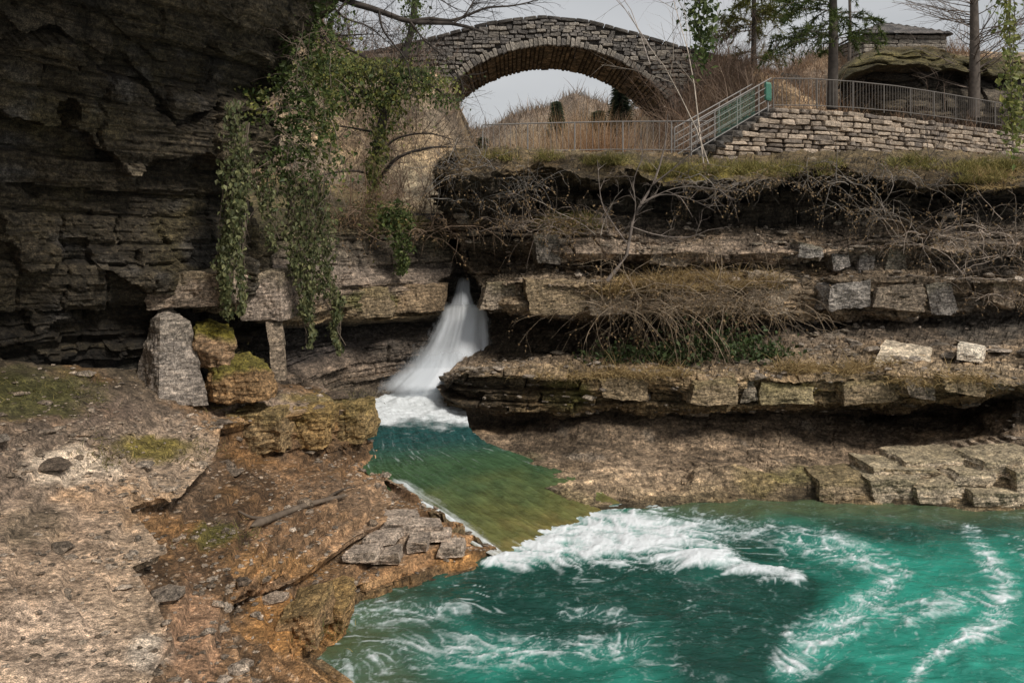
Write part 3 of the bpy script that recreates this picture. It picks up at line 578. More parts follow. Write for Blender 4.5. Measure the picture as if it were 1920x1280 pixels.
# ------------------------------------------------------------------ stone pieces
def hull_rock(name, c8, mat, parent=None, n=14, rnd=.12, amp=.05, seed=1, col=(.25, .2, .16), mossc=None, moss=0.0, lay=0.0, **props):
    """rough block between eight corners (bottom fl fr br bl, top fl fr br bl)"""
    c8 = np.array(c8, float); g = np.linspace(-1, 1, n)
    a, b = np.meshgrid(g, g, indexing='ij'); a = a.ravel(); b = b.ravel(); o1 = np.ones_like(a)
    Fs = [np.stack(t, -1) for t in ((a, -o1, b), (-a, o1, b), (o1, a, b), (-o1, -a, b), (a, b, o1), (-a, b, -o1))]
    fq = gridfaces(n, n); VV = np.concatenate(Fs); FF = np.concatenate([fq+i*n*n for i in range(6)])
    sph = VV/np.linalg.norm(VV, axis=1)[:, None]*1.28; u = VV*(1-rnd)+sph*rnd; u = np.clip(u, -1.1, 1.1)
    s = (u+1)/2; x, y, z = s[:, :1], s[:, 1:2], s[:, 2:]
    lo = (c8[0]*(1-x)+c8[1]*x)*(1-y)+(c8[3]*(1-x)+c8[2]*x)*y; hi = (c8[4]*(1-x)+c8[5]*x)*(1-y)+(c8[7]*(1-x)+c8[6]*x)*y
    V = lo*(1-z)+hi*z; cen = c8.mean(0); d = V-cen; d /= np.linalg.norm(d, axis=1)[:, None]+1e-6
    V = V+d*(amp*fbm(V*2.2+seed*3.1, 4, gain=.6, seed=seed)*2+.35*amp*fbm(V*9, 3, seed=seed+3)+.5*amp*(h01(np.floor(V[:, 0]*3.1), np.floor(V[:, 1]*2.3), np.floor(V[:, 2]*6), seed)-.5))[:, None]
    if lay:
        off, _, _, _ = st2(V+np.array([0, 0, seed*.37])); V += d*np.array([1, 1, 0])*(lay*off)[:, None]
    C = np.array(col)*(1+.6*fbm(V*1.7, 4, seed=seed+5))[:, None]
    if mossc is not None:
        m = (moss*sstep(.2, .75, u[:, 2]+.7*fbm(V*2.5, 3, seed=seed+6)))[:, None]; C = C*(1-m)+np.array(mossc)*m
    base = np.array([cen[0], cen[1], c8[:4, 2].min()])
    o = obj(name, mesh_np(name, V-base, FF, np.clip(C, .01, .8)), mat, parent, **props); o.location = base
    return o
def pxblock(name, px0, px1, py0, py1, Yf, dep, mat, parent=None, jit=4, tilt=0, out=.1, **kw):
    """block whose front stands at Yf metres and spans those photo pixels"""
    q = surf_at((px0+px1)/2, (py0+py1)/2, 6)
    if q is not None: Yf = q[1]-out
    r = np.random.default_rng(int(px0*7+py0)); j = lambda: r.uniform(-jit, jit)
    f = [P(px0+j(), py1+j(), Yf), P(px1+j(), py1+tilt+j(), Yf+r.uniform(-.05, .1)), None, None, P(px0+j(), py0+j(), Yf), P(px1+j(), py0+tilt+j(), Yf+r.uniform(-.05, .1)), None, None]
    dv = np.array([r.uniform(-.1, .1), dep, r.uniform(-.02, .02)])
    f[2], f[3], f[6], f[7] = f[1]+dv, f[0]+dv, f[5]+dv, f[4]+dv
    return hull_rock(name, f, mat, parent, seed=int(px0+py0), **kw)
SAN, OCH, GRY, DKG = (.27, .22, .165), (.26, .19, .1), (.27, .26, .25), (.1, .095, .09)
BL = [(1550,1640,530,584,18.55,GRY),(1645,1737,532,582,18.5,SAN),(1742,1790,536,580,18.6,GRY),(1868,1906,526,574,17.9,(.36,.28,.2)),(906,985,528,574,18.7,SAN),(988,1095,532,584,18.45,OCH),(1398,1488,520,583,18.35,(.34,.28,.21)),
 (1100,1180,540,586,18.4,SAN),(1295,1392,714,756,16.45,OCH),(1395,1417,712,752,16.35,(.3,.26,.2)),(1420,1528,716,754,16.3,(.27,.22,.1)),(1578,1690,710,752,16.2,OCH),(1700,1760,716,746,16.15,SAN),(1770,1850,712,738,15.95,OCH),
 (1130,1210,706,752,16.8,OCH),(1560,1596,470,500,18.9,GRY),(1610,1640,466,520,19.2,GRY),(1660,1700,462,515,19.1,(.2,.19,.15)),(640,735,537,592,18.25,OCH),(738,826,536,590,19.2,(.28,.19,.1)),(448,530,512,596,14.7,(.33,.265,.22)),(280,420,512,578,13.4,(.26,.2,.15)),
 (1220,1290,470,494,19.0,SAN),(1500,1545,462,476,18.9,GRY),(1000,1050,446,490,19.2,DKG)]
for (a, b, c, d, Yf, col) in BL:
    o = pxblock('rock_block', a, b, c, d, Yf, .9, M_BLOCK, right_cliff if a > 840 else bpy.data.objects['rock_bank'], jit=9, out=random.uniform(.04, .16), n=20, rnd=.09, amp=.07, col=tuple(.65*c+.35*g_ for c, g_ in zip(col, (.3, .25, .2))), mossc=OLIVE, moss=random.choice((0, .1, .25)), lay=.05)
SH = [(1640,1762,880,900,14.9),(1705,1832,864,882,15.1),(1636,1716,904,948,14.5),(1720,1828,908,951,14.3),(1795,1900,888,912,14.0),(1830,1914,922,953,13.8),(1842,1965,860,884,14.2),(1540,1632,902,940,14.6),(1905,1995,890,950,13.9),(1660,1740,896,910,14.7)]
for i, (a, b, c, d, Yf) in enumerate(SH):
    pxblock('rock_slab', a, b, c, d, Yf, 1.0, M_BLOCK, right_cliff, jit=7, tilt=random.uniform(-7, 7), out=random.uniform(.02, .14), n=22, rnd=.08, amp=.07, col=(.42, .35, .26) if a > 1600 else (.26, .2, .13), mossc=OLIVE, moss=.25, lay=.025)
LG = [(690,790,968,978,12.35),(705,760,985,996,11.9),(750,830,990,1004,11.8),(790,850,1005,1014,11.6),(680,740,1010,1022,11.5),(760,800,1020,1032,11.4),(640,700,1040,1052,11.0),(820,870,1030,1040,11.6),(700,750,1045,1056,11.1)]
for i, (a, b, c, d, Yf) in enumerate(LG):
    pxblock('rock_slab', a, b, c, d+6, Yf, .35, M_BLOCK, left_ground, jit=5, tilt=random.uniform(-8, -1), n=10, rnd=.08, amp=.03, col=(.4, .33, .27), lay=.01)
for (a, b, c, d, Yf, col) in ((415,520,772,848,12.55,(.27,.19,.1)),(524,610,768,846,13.5,(.3,.2,.09)),(612,690,762,842,14.7,(.24,.17,.08)),(590,640,1130,1190,9.4,(.3,.19,.09)),(520,590,1160,1215,8.75,(.26,.17,.09))):
    pxblock('rock_block', a, b, c, d, Yf, .8, M_BLOCK, left_ground, jit=10, out=.06, tilt=random.uniform(-4, 4), n=26, rnd=.14, amp=.09, col=col, mossc=OLIVE, moss=.25, lay=.045)
def lab(o, label, cat, group=None):
    o['label'] = label; o['category'] = cat
    if group: o['group'] = group
    return o
b = hull_rock('fallen_block', [P(1632,694,16.9),P(1728,712,16.8),P(1752,690,17.9),P(1660,672,18),P(1640,672,16.9),P(1738,686,16.8),P(1748,652,17.9),P(1662,636,18)], M_BLOCK, n=22, rnd=.05, amp=.04, seed=91, col=(.6, .51, .39), lay=.05)
lab(b, 'large pale cracked block lying tilted on the mossy cliff ledge', 'boulder')
b = hull_rock('fallen_block', [P(1793,674,16.9),P(1842,682,16.85),P(1850,676,17.5),P(1800,668,17.5),P(1796,645,16.9),P(1846,654,16.85),P(1848,648,17.5),P(1800,640,17.5)], M_BLOCK, n=16, rnd=.12, amp=.03, seed=92, col=(.66, .59, .49))
lab(b, 'small pale squared stone on the cliff ledge beside a larger block', 'boulder')
b = hull_rock('standing_stone', [P(298,764,12.8),P(392,760,13.1),P(345,740,13.9),P(246,752,13.4),P(300,594,12.95),P(356,602,13.3),P(310,566,13.7),P(281,602,13.3)], M_BLOCK, n=40, rnd=.05, amp=.05, seed=93, col=(.31, .27, .235), lay=.02, mossc=(.14, .12, .04), moss=.1)
lab(b, 'tall grey upright slab standing beside the mossy boulders', 'boulder')
b = hull_rock('mossy_stone', [P(372,690,13.1),P(432,690,13.2),P(440,675,14),P(380,680,14),P(366,610,13.2),P(438,620,13.3),P(430,605,14),P(370,600,14)], M_BLOCK, n=30, rnd=.55, amp=.1, seed=94, col=(.3, .2, .12), mossc=(.14, .12, .02), moss=1.0)
lab(b, 'moss capped stone leaning against the tall upright slab', 'boulder')
b = hull_rock('mossy_stone', [P(392,758,12.9),P(512,756,13.2),P(524,735,14.2),P(400,735,14.2),P(398,688,13.1),P(478,682,13.3),P(500,668,14.1),P(400,668,14.1)], M_BLOCK, n=34, rnd=.55, amp=.1, seed=95, col=(.27, .17, .085), mossc=(.14, .125, .025), moss=.9)
lab(b, 'broad brown boulder with a mossy crown at the terrace edge', 'boulder')
b = hull_rock('leaning_stone', [P(512,715,14.6),P(536,714,14.7),P(540,705,15),P(514,705,15),P(498,605,14.7),P(528,605,14.8),P(530,600,15),P(500,600,15)], M_BLOCK, n=18, rnd=.12, amp=.04, seed=96, col=(.25, .2, .15))
lab(b, 'narrow stone propped upright under the ivy hung overhang', 'boulder')

# ------------------------------------------------------------------ masonry
def stone_meshes(n, seed):
    out = []
    for i in range(n):
        r = random.Random(seed+i); bm = bmesh.new(); bmesh.ops.create_cube(bm, size=1)
        for v in bm.verts: v.co += Vector((r.uniform(-.07, .07), r.uniform(-.1, .1), r.uniform(-.1, .1)))
        bmesh.ops.bevel(bm, geom=list(bm.edges), offset=.1, segments=1, affect='EDGES')
        for v in bm.verts: v.co += Vector((r.uniform(-.02, .02), r.uniform(-.03, .03), r.uniform(-.03, .03)))
        me = bpy.data.meshes.new('stone'); bm.to_mesh(me); bm.free(); out.append(me)
    return out
M_WALLST = rock_mat('wall_stone', attr=False, base=(.4, .345, .29), bump=.4, stretch=(1, 1, 1), objvar=.5)
M_BRST = rock_mat('bridge_stone', attr=False, base=(.25, .235, .215), bump=.4, stretch=(1, 1, 1), objvar=.45)
M_MORTAR = rock_mat('mortar', attr=False, base=(.07, .062, .055), bump=.3, stretch=(1, 1, 1))
M_SOFFIT = rock_mat('soffit_stone', bump=.5, stretch=(1, 1, 1))
WS = stone_meshes(10, 100); BS = stone_meshes(10, 200)
for m in WS: m.materials.append(M_WALLST)
for m in BS: m.materials.append(M_BRST)
def piece(name, me, loc, scale, rz=0, parent=None, ry=0):
    o = bpy.data.objects.new(name, me); COL.objects.link(o); o.location = loc; o.scale = scale; o.rotation_euler = (0, ry, rz); o.parent = parent; return o

# bridge
BY0, BY1, BXC, BR, BZC = 36.0, 41.4, 1.79, 6.75, 6.5
def btop(x):
    p = np.array([(300,150),(560,118),(700,95),(800,73),(900,46),(960,35),(1020,30),(1100,38),(1200,64),(1280,88),(1400,118),(1700,170)], float)
    return np.interp(x, (p[:, 0]-HX)/F*BY0, CZ-(p[:, 1]-HY)/F*BY0)
bridge = thing('stone_bridge', 'old humpbacked stone arch bridge crossing the gorge', 'bridge', (BXC, BY0, 6))
off0 = np.array(bridge.location)
xs = np.concatenate([np.linspace(-13, BXC-BR, 40)[:-1], BXC-BR*np.cos(np.linspace(0, math.pi, 120)), np.linspace(BXC+BR, 13, 30)[1:]])
bot = np.where(np.abs(xs-BXC) < BR, BZC+np.sqrt(np.maximum(BR**2-(xs-BXC)**2, 0)), 5.0); tp = btop(xs)-.14
fr = BY0+.07
def strip(A, B):
    n = len(A); V = np.concatenate([A, B]); i = np.arange(n-1); return V, np.stack([i, i+1, i+1+n, i+n], -1)
def xyz(x, y, z): return np.stack([x, np.full_like(x, y) if np.isscalar(y) else y, z], -1)-off0
V1, F1 = strip(xyz(xs, fr, bot), xyz(xs, fr, tp)); V2, F2 = strip(xyz(xs, fr, tp), xyz(xs, BY1, tp)); V3, F3 = strip(xyz(xs, BY1, tp), xyz(xs, BY1, bot))
obj('core', mesh_np('core', np.concatenate([V1, V2, V3]), np.concatenate([F1, F2+len(V1), F3+len(V1)+len(V2)])), M_MORTAR, bridge)
nth, nys = 420, 90; th = np.linspace(0, math.pi, nth); sx = BXC-BR*np.cos(th); szz = BZC+BR*np.sin(th)
ysoff = np.linspace(fr, BY1, nys); VV = np.stack([np.repeat(sx, nys), np.tile(ysoff, nth), np.repeat(szz, nys)], -1)
rr = np.stack([np.repeat(-np.cos(th), nys), 0*np.repeat(th, nys), np.repeat(np.sin(th), nys)], -1)
cu = np.repeat(th, nys)*BR/.21; ci = np.floor(cu); cv = (VV[:, 1]+h01(ci, ci*0, ci*0, 5)*.7)/.5; cj = np.floor(cv)
jt = np.minimum(np.minimum(cu-ci, 1-cu+ci)*.21, np.minimum(cv-cj, 1-cv+cj)*.5) < .022
VV -= rr*np.where(jt, -.03, .05*h01(ci, cj, ci*0, 6)+.02)[:, None]
sc3 = np.where(jt[:, None], np.array([.04, .033, .025]), np.array([.19, .145, .095])*(.45+1.1*h01(ci, cj, ci*0, 7))[:, None])
so_ = obj('soffit', mesh_np('soffit', VV-off0, gridfaces(nth, nys), sc3), M_SOFFIT, bridge)
nvs_ = 104
for i in range(nvs_):
    a = math.pi*(i+.5)/nvs_; rl = random.uniform(.24, .44); rm = BR+rl/2-.02
    piece('voussoir', random.choice(BS), (-math.cos(a)*rm, .03, BZC-6+math.sin(a)*rm), (math.pi*BR/nvs_*random.uniform(.75, 1.05), random.uniform(.2, .3), rl), parent=bridge, ry=a-math.pi/2+random.uniform(-.06, .06))
cand = []; z = 9.0
while z < 15:
    hgt = random.uniform(.11, .22); x = -10+random.random()*.4
    while x < 11:
        w = random.uniform(.16, .5); xc, zc = x+w/2, z+hgt/2+.05*math.sin(x*1.3+z*5)+random.uniform(-.03, .03)
        rr_ = math.hypot(xc-BXC, zc-BZC)
        if rr_ > BR+.36 and zc+hgt*.5 < btop(xc)-.14 and zc+hgt*.5 < min(btop(xc-w/2), btop(xc+w/2))-.1: cand.append((w*hgt, xc, zc, w, hgt))
        x += w+.02
    z += hgt+.015
cand.sort(reverse=True)
for (_, xc, zc, w, hgt) in cand[:300]:
    piece('stone', random.choice(BS), (xc-off0[0], .04+random.uniform(-.04, .04), zc-6), (w*random.uniform(.85, 1), .3, hgt*random.uniform(.8, 1.05)), parent=bridge, ry=random.uniform(-.08, .08))
bm = bmesh.new()
for (_, xc, zc, w, hgt) in cand[300:]:
    k0 = len(bm.verts); bm.from_mesh(random.choice(BS)); bm.verts.ensure_lookup_table()
    for v in bm.verts[k0:]: v.co = Vector((v.co.x*w*.96+xc-off0[0], v.co.y*.3+.04+random.uniform(-.01, .01), v.co.z*hgt*.95+zc-6))
me = bpy.data.meshes.new('masonry'); bm.to_mesh(me); bm.free(); obj('masonry', me, M_BRST, bridge, kind='stuff')
M_COPE = rock_mat('coping_stone', attr=False, base=(.10, .095, .09), bump=.4, stretch=(1, 1, 1), objvar=.4)
CS = stone_meshes(6, 300)
for m in CS: m.materials.append(M_COPE)
x = -9.5
while x < 9.8:
    w = random.uniform(.4, .7); za, zb = btop(x), btop(x+w)
    for yb in (.12, BY1-BY0-.25):
        piece('coping_stone', random.choice(CS), (x+w/2-off0[0], yb, (za+zb)/2-6-.06), (w*.98, .45, .16), parent=bridge, ry=-math.atan2(zb-za, w))
    x += w

# retaining wall of coursed stones
wallt = thing('retaining_wall', 'curved dry stone retaining wall below the railing', 'wall', (WLX[2], WLY[2], 7))
wo_ = np.array(wallt.location)
arc = np.concatenate([[0], np.cumsum(np.hypot(np.diff(WLX), np.diff(WLY)))])
def wpt(s): return np.interp(s, arc, WLX), np.interp(s, arc, WLY)
def wtop(s): return np.interp(s, [0, arc[2]], [7.45, 9.03]) if s < arc[2] else 9.03
smax = arc[5]+2.2; z = 7.0; cand = []
while z < 9.0:
    hgt = random.uniform(.10, .2); s = random.random()*.3
    while s < smax:
        w = random.choice((.2, .3, .45, .6, .75))*random.uniform(.8, 1.2)
        if z+hgt < wtop(s+w/2)+.03: cand.append((s, z, w, hgt))
        s += w+.02
    z += hgt+.018
bm = bmesh.new(); cand.sort(key=lambda q: -q[2]*q[3] if q[1] > 7.3 else 0)
for i, (s, z, w, hgt) in enumerate(cand):
    x0, y0 = wpt(s); x1, y1 = wpt(s+w); a = math.atan2(y1-y0, x1-x0); me = random.choice(WS)
    lc = ((x0+x1)/2-wo_[0], (y0+y1)/2-wo_[1]+random.uniform(-.07, .07), z+hgt/2-7+random.uniform(-.015, .015)); sc_ = (w*random.uniform(.88, 1), .34, hgt*random.uniform(.8, 1.04)); ty_ = random.uniform(-.05, .05)
    if i < 300: piece('stone', me, lc, sc_, a, wallt, ty_)
    else:
        k0 = len(bm.verts); bm.from_mesh(me); bm.verts.ensure_lookup_table(); mt = Matrix.Translation(lc) @ Matrix.Rotation(a, 4, 'Z') @ Matrix.Diagonal((*sc_, 1))
        for v in bm.verts[k0:]: v.co = mt @ v.co
me = bpy.data.meshes.new('masonry'); bm.to_mesh(me); bm.free(); obj('masonry', me, M_WALLST, wallt, kind='stuff')
ss = np.linspace(0, smax, 90); wx, wy = np.array([wpt(s) for s in ss]).T; wz = np.array([wtop(s) for s in ss])
A = np.stack([wx, wy+.13, np.full_like(wx, 6.6)], -1)-wo_; B = np.stack([wx, wy+.13, wz-.03], -1)-wo_; D = np.stack([wx-.05, wy+.7, wz-.03], -1)-wo_
V1, F1 = strip(A, B); V2, F2 = strip(B, D)
obj('core', mesh_np('core', np.concatenate([V1, V2]), np.concatenate([F1, F2+len(V1)])), M_MORTAR, wallt)

# railings
def plain(name, c, rough=.5, metal=0.0):
    m, t, b, o = nt(name); n = noise(t, 12, 5, .7)
    cc = mixc(t, (*c, 1), ramp(t, n.outputs['Fac'], [(.3, (.6, .55, .5)), (.7, (1.2, 1.2, 1.2))]).outputs[0], 1, 'MULTIPLY')
    t.links.new(cc, b.inputs['Base Color']); b.inputs['Roughness'].default_value = rough; b.inputs['Metallic'].default_value = metal; return m
M_RAIL = plain('rail_paint', (.16, .145, .13)); M_RAILG = plain('galvanised', (.26, .25, .24)); M_GREEN = plain('green_mesh', (.05, .2, .14)); M_STEP = rock_mat('step_stone', attr=False, base=(.26, .23, .2), stretch=(1, 1, 1))
def bar_mesh(r=.5, n=6):
    a = np.linspace(0, 2*math.pi, n, endpoint=False); c = np.stack([np.cos(a)*r, np.sin(a)*r], -1)
    V = np.concatenate([np.c_[c, np.zeros(n)], np.c_[c, np.ones(n)]]); i = np.arange(n); j = (i+1) % n
    return mesh_np('bar', V, np.stack([i, j, j+n, i+n], -1), smooth=True)
def bar(name, a, b, d, mat, parent, me_cache={}):
    key = mat.name
    if key not in me_cache: me_cache[key] = bar_mesh(); me_cache[key].materials.append(mat)
    a = Vector(a); b = Vector(b); v = b-a; o = bpy.data.objects.new(name, me_cache[key]); COL.objects.link(o)
    o.parent = parent; o.location = a; o.scale = (d, d, v.length); o.rotation_mode = 'QUATERNION'; o.rotation_quaternion = v.to_track_quat('Z', 'Y'); return o
def railing(name, label, pts, h, mat, gap=.14, post=1.6, bal=True, d=.02):
    t = thing(name, label, 'railing', tuple(pts[0])); o0 = np.array(pts[0], float)
    pts = np.array(pts, float)-o0; L = np.concatenate([[0], np.cumsum(np.linalg.norm(np.diff(pts, axis=0), axis=1))])
    at = lambda s: np.array([np.interp(s, L, pts[:, i]) for i in range(3)])
    up = np.array([0, 0, 1.0])
    for a, b in zip(pts[:-1], pts[1:]):
        bar('top_rail', a+up*h, b+up*h, .045, mat, t); bar('bottom_rail', a+up*.1, b+up*.1, .035, mat, t)
    s = 0
    while s <= L[-1]: p = at(s); bar('post', p, p+up*h, .05, mat, t); s += post
    s = gap
    while bal and s < L[-1]:
        p = at(s); bar('baluster', p+up*.1, p+up*h, d, mat, t); s += gap
    return t
rp = []
for pxr, pyb, Yr in ((1450,199,27.6),(1520,199,27.7),(1600,202,28.4),(1680,208,29.4),(1760,217,31),(1830,226,32.6),(1900,236,34.4),(1980,246,36.6)):
    q = P(pxr, pyb, Yr); rp.append((q[0], q[1], 9.05+ (q[2]-9.05)*.6))
railing('terrace_railing', 'long curved metal railing on top of the stone retaining wall', rp, 1.02, M_RAIL, gap=.155, d=.02)
fp = []
for pxr, pyb, Yr in ((905,290,27.6),(1020,288,27),(1150,286,26.6),(1250,287,26),(1330,288,25.3)):
    q = P(pxr, pyb, Yr); fp.append((q[0], q[1], q[2]))
railing('gorge_railing', 'thin grey railing along the plateau in front of the bridge arch', fp, 1.02, M_RAILG, gap=.2, d=.015)
stair = thing('stone_stairs', 'stone stairs climbing beside the retaining wall', 'stairs', tuple(P(1300, 290, 24.9)))
s0, s1 = P(1296, 292, 24.9), P(1446, 203, 26.7); so0 = np.array(stair.location)
for i in range(10):
    q = s0+(s1-s0)*(i+.5)/10; q[2] = s0[2]+(s1[2]-s0[2])*(i+1)/10
    piece('step', CS[i % 6], q-so0+np.array([.1, .55, -.1]), (.42, 1.1, .24), .3, stair).material_slots
for sgn, lbl in ((0, 'pale handrail with green mesh on the near side of the stairs'), (1.15, 'pale handrail on the far side of the stone stairs')):
    dv = np.array([-.25, 1.0, 0])*sgn
    t = railing('stair_railing', lbl, [tuple(s0+dv), tuple(s1+dv)], 1.0, M_RAILG, gap=.5, post=1.1, bal=False)
    a, b_ = np.zeros(3), s1-s0
    for k2 in (.35, .55, .78): bar('rail', a+np.array([0, 0, k2]), b_+np.array([0, 0, k2]), .03, M_RAILG, t)
    if sgn == 0:
        q0, q1 = a+(b_-a)*.3, a+(b_-a)*.78
        nx = 26; V = []; 
        for f in np.linspace(0, 1, nx):
            for g2 in np.linspace(.14, .95, 11): V.append(q0+(q1-q0)*f+np.array([0, -.03+.015*math.sin(f*40), g2]))
        mp_ = obj('mesh_panel', mesh_np('mesh_panel', np.array(V), gridfaces(nx, 11)), M_GREEN, t)
        nd = mp_.modifiers.new('grid', 'WIREFRAME'); nd.thickness = .009
gb = thing('green_box', 'small green post box at the top of the stairs', 'post', tuple(P(1440, 197, 26.6)))
me = stone_meshes(1, 900)[0]; me.materials.append(M_GREEN)
piece('box', me, (0, 0, .45), (.2, .16, .6), 0, gb); bar('post', (0, 0, -.2), (0, 0, .5), .06, M_RAILG, gb)

# ------------------------------------------------------------------ plants
def resamp(p, n):
    p = np.asarray(p, float); L = np.concatenate([[0], np.cumsum(np.linalg.norm(np.diff(p, axis=0), axis=1))])
    s = np.linspace(0, L[-1], n); return np.stack([np.interp(s, L, p[:, i]) for i in range(3)], -1)
def spline(p, n):
    """smooth curve through the points"""
    p = np.asarray(p, float); m = len(p)
    if m < 3: return resamp(p, n)
    q = np.concatenate([[2*p[0]-p[1]], p, [2*p[-1]-p[-2]]]); out = []
    for t in np.linspace(0, m-1-1e-6, n):
        i = int(t); f = t-i; a, b, c, d = q[i:i+4]
        out.append(.5*(2*b+(c-a)*f+(2*a-5*b+4*c-d)*f*f+(3*b-a-3*c+d)*f**3))
    return np.array(out)
def tubes(PT, RD, sides=4):
    """PT (M,n,3), RD (M,n) -> mesh arrays"""
    PT = np.asarray(PT, float); RD = np.asarray(RD, float); M, n = RD.shape
    T = np.gradient(PT, axis=1); T /= np.linalg.norm(T, axis=2, keepdims=True)+1e-9
    ref = np.where(np.abs(T[..., 2:3]) > .9, np.array([1., 0, 0]), np.array([0, 0, 1.]))
    A = np.cross(T, ref); A /= np.linalg.norm(A, axis=2, keepdims=True)+1e-9; B = np.cross(T, A)
    an = np.linspace(0, 2*math.pi, sides, endpoint=False)
    V = PT[:, :, None]+RD[:, :, None, None]*(A[:, :, None]*np.cos(an)[None, None, :, None]+B[:, :, None]*np.sin(an)[None, None, :, None])
    idx = np.arange(M*n*sides).reshape(M, n, sides); nx = np.roll(idx, -1, axis=2)
    Fq = np.stack([idx[:, :-1], nx[:, :-1], nx[:, 1:], idx[:, 1:]], -1).reshape(-1, 4)
    return V.reshape(-1, 3), Fq
def grow(rg, p, d, L, r, lvl, out, n=7, wig=.25, grav=0.0, kids=(5, 9), ang=.8, shrink=.55, t0=.25):
    pts = [np.array(p, float)]; d = np.array(d, float); d /= np.linalg.norm(d)
    for i in range(n-1):
        d = d+rg.normal(size=3)*wig*.5+np.array([0, 0, grav]); d /= np.linalg.norm(d); pts.append(pts[-1]+d*L/(n-1))
    pts = np.array(pts); out.append((pts, np.linspace(r, r*(.35 if lvl else .15), n)))
    if lvl > 0:
        for k in range(rg.integers(kids[0], kids[1])):
            t = t0+(1-t0)*rg.random(); i = min(int(t*(n-1)), n-2); q = pts[i]+(pts[i+1]-pts[i])*(t*(n-1)-i)
            td = pts[i+1]-pts[i]; td /= np.linalg.norm(td); s = rg.normal(size=3); s -= td*s.dot(td); s /= np.linalg.norm(s)
            a = ang*rg.uniform(.6, 1.3)
            grow(rg, q, td*math.cos(a)+s*math.sin(a), L*shrink*rg.uniform(.6, 1.2)*(1.15-.5*t), r*.5*(1.1-.5*t), lvl-1, out, n, wig, grav, kids, ang, shrink, t0)
def wood(name, segs, col, parent=None, n=7, sides=4, seed=0, var=.35, **props):
    PT = np.array([resamp(s[0], n) for s in segs]); RD = np.array([np.interp(np.linspace(0, 1, n), np.linspace(0, 1, len(s[1])), s[1]) for s in segs])
    V, Fq = tubes(PT, RD, sides)
    r = np.random.default_rng(seed); c = np.repeat(np.array(col)*(1+var*r.uniform(-1, 1, (len(segs), 1))), n*sides, axis=0)
    off = np.array(parent.location) if parent is not None else np.zeros(3)
    if parent is not None and parent.parent is not None: off = off+np.array(parent.parent.location)
    if name in ('twigs', 'runners'): props['kind'] = 'stuff'
    return obj(name, mesh_np(name, V-off, Fq, c, smooth=True), M_TWIG, parent, **props)
def leaves(cen, size, rg, col, col2, face=(0.3, -1, .4), spread=.9, asp=.8, droop=0.3):
    """one small pointed leaf (a folded diamond) for every centre"""
    n = len(cen); size = np.broadcast_to(size, (n,))*rg.uniform(.4, 1.6, n)
    nrm = np.array(face)/np.linalg.norm(face)+rg.normal(size=(n, 3))*spread; nrm /= np.linalg.norm(nrm, axis=1)[:, None]
    ax = rg.normal(size=(n, 3)); ax[:, 2] -= droop*3; ax -= nrm*(ax*nrm).sum(1)[:, None]; ax /= np.linalg.norm(ax, axis=1)[:, None]
    bx = np.cross(nrm, ax); s = size[:, None]
    V = np.stack([cen-ax*s*.5, cen+bx*s*.42*asp-ax*s*.12+nrm*s*.12, cen+ax*s*.6, cen-bx*s*.42*asp-ax*s*.12+nrm*s*.12], 1).reshape(-1, 3)
    i = np.arange(n*4).reshape(n, 4); Fq = np.concatenate([i[:, [0, 1, 2]], i[:, [0, 2, 3]]])
    t = np.clip(rg.normal(.4, .35, n), 0, 1)[:, None]; C = np.repeat((np.array(col)*(1-t)+np.array(col2)*t)*rg.uniform(.65, 1.35, (n, 1)), 4, axis=0)
    return V, Fq, C
def leafobj(name, L, parent=None, mat=None, **props):
    off = np.array(parent.location) if parent is not None else np.zeros(3)
    V = np.concatenate([l[0] for l in L]); C = np.concatenate([l[2] for l in L]); k = 0; Fs = []
    for l in L: Fs.append(l[1]+k); k += len(l[0])
    return obj(name, mesh_np(name, V-off, np.concatenate(Fs), C), mat or M_LEAF, parent, **props)
def blades(base, dirs, length, width, rg, col, col2, bend=.5):
    """grass or twig blades: three narrow quads that bend over"""
    n = len(base); L = np.broadcast_to(length, (n,))*rg.uniform(.5, 1.3, n); w = np.broadcast_to(width, (n,))
    d = dirs/np.linalg.norm(dirs, axis=1)[:, None]; side = np.cross(d, rg.normal(size=(n, 3))); side /= np.linalg.norm(side, axis=1)[:, None]+1e-9
    pts = [base]; dd = d.copy(); lean = rg.normal(size=(n, 3))*bend*.6; lean[:, 2] -= bend*.6
    for k in range(3):
        pts.append(pts[-1]+dd*(L/3)[:, None]); dd = dd+lean*.6; dd /= np.linalg.norm(dd, axis=1)[:, None]
    V = []
    for k, p in enumerate(pts):
        ww = (w*(1-.3*k)*.5)[:, None]; V += [p-side*ww, p+side*ww]
    V = np.stack(V, 1).reshape(-1, 3); i = np.arange(n)[:, None]*8
    Fq = np.concatenate([i+np.array([0, 1, 3, 2]), i+np.array([2, 3, 5, 4]), i+np.array([4, 5, 7, 6])])
    t = rg.random((n, 1)); C = np.repeat((np.array(col)*(1-t)+np.array(col2)*t)*rg.uniform(.6, 1.4, (n, 1)), 8, axis=0)
    return V, Fq, C
GREEN1, GREEN2, YGREEN = (.045, .07, .02), (.12, .15, .045), (.24, .23, .06)
BARK, BARKD, PALEB, RUST = (.12, .1, .085), (.06, .05, .043), (.25, .215, .18), (.3, .19, .11)
RG = np.random.default_rng(2024)
def on_ground(x, y): return float(HT(np.array([x]), np.array([y]))[0])

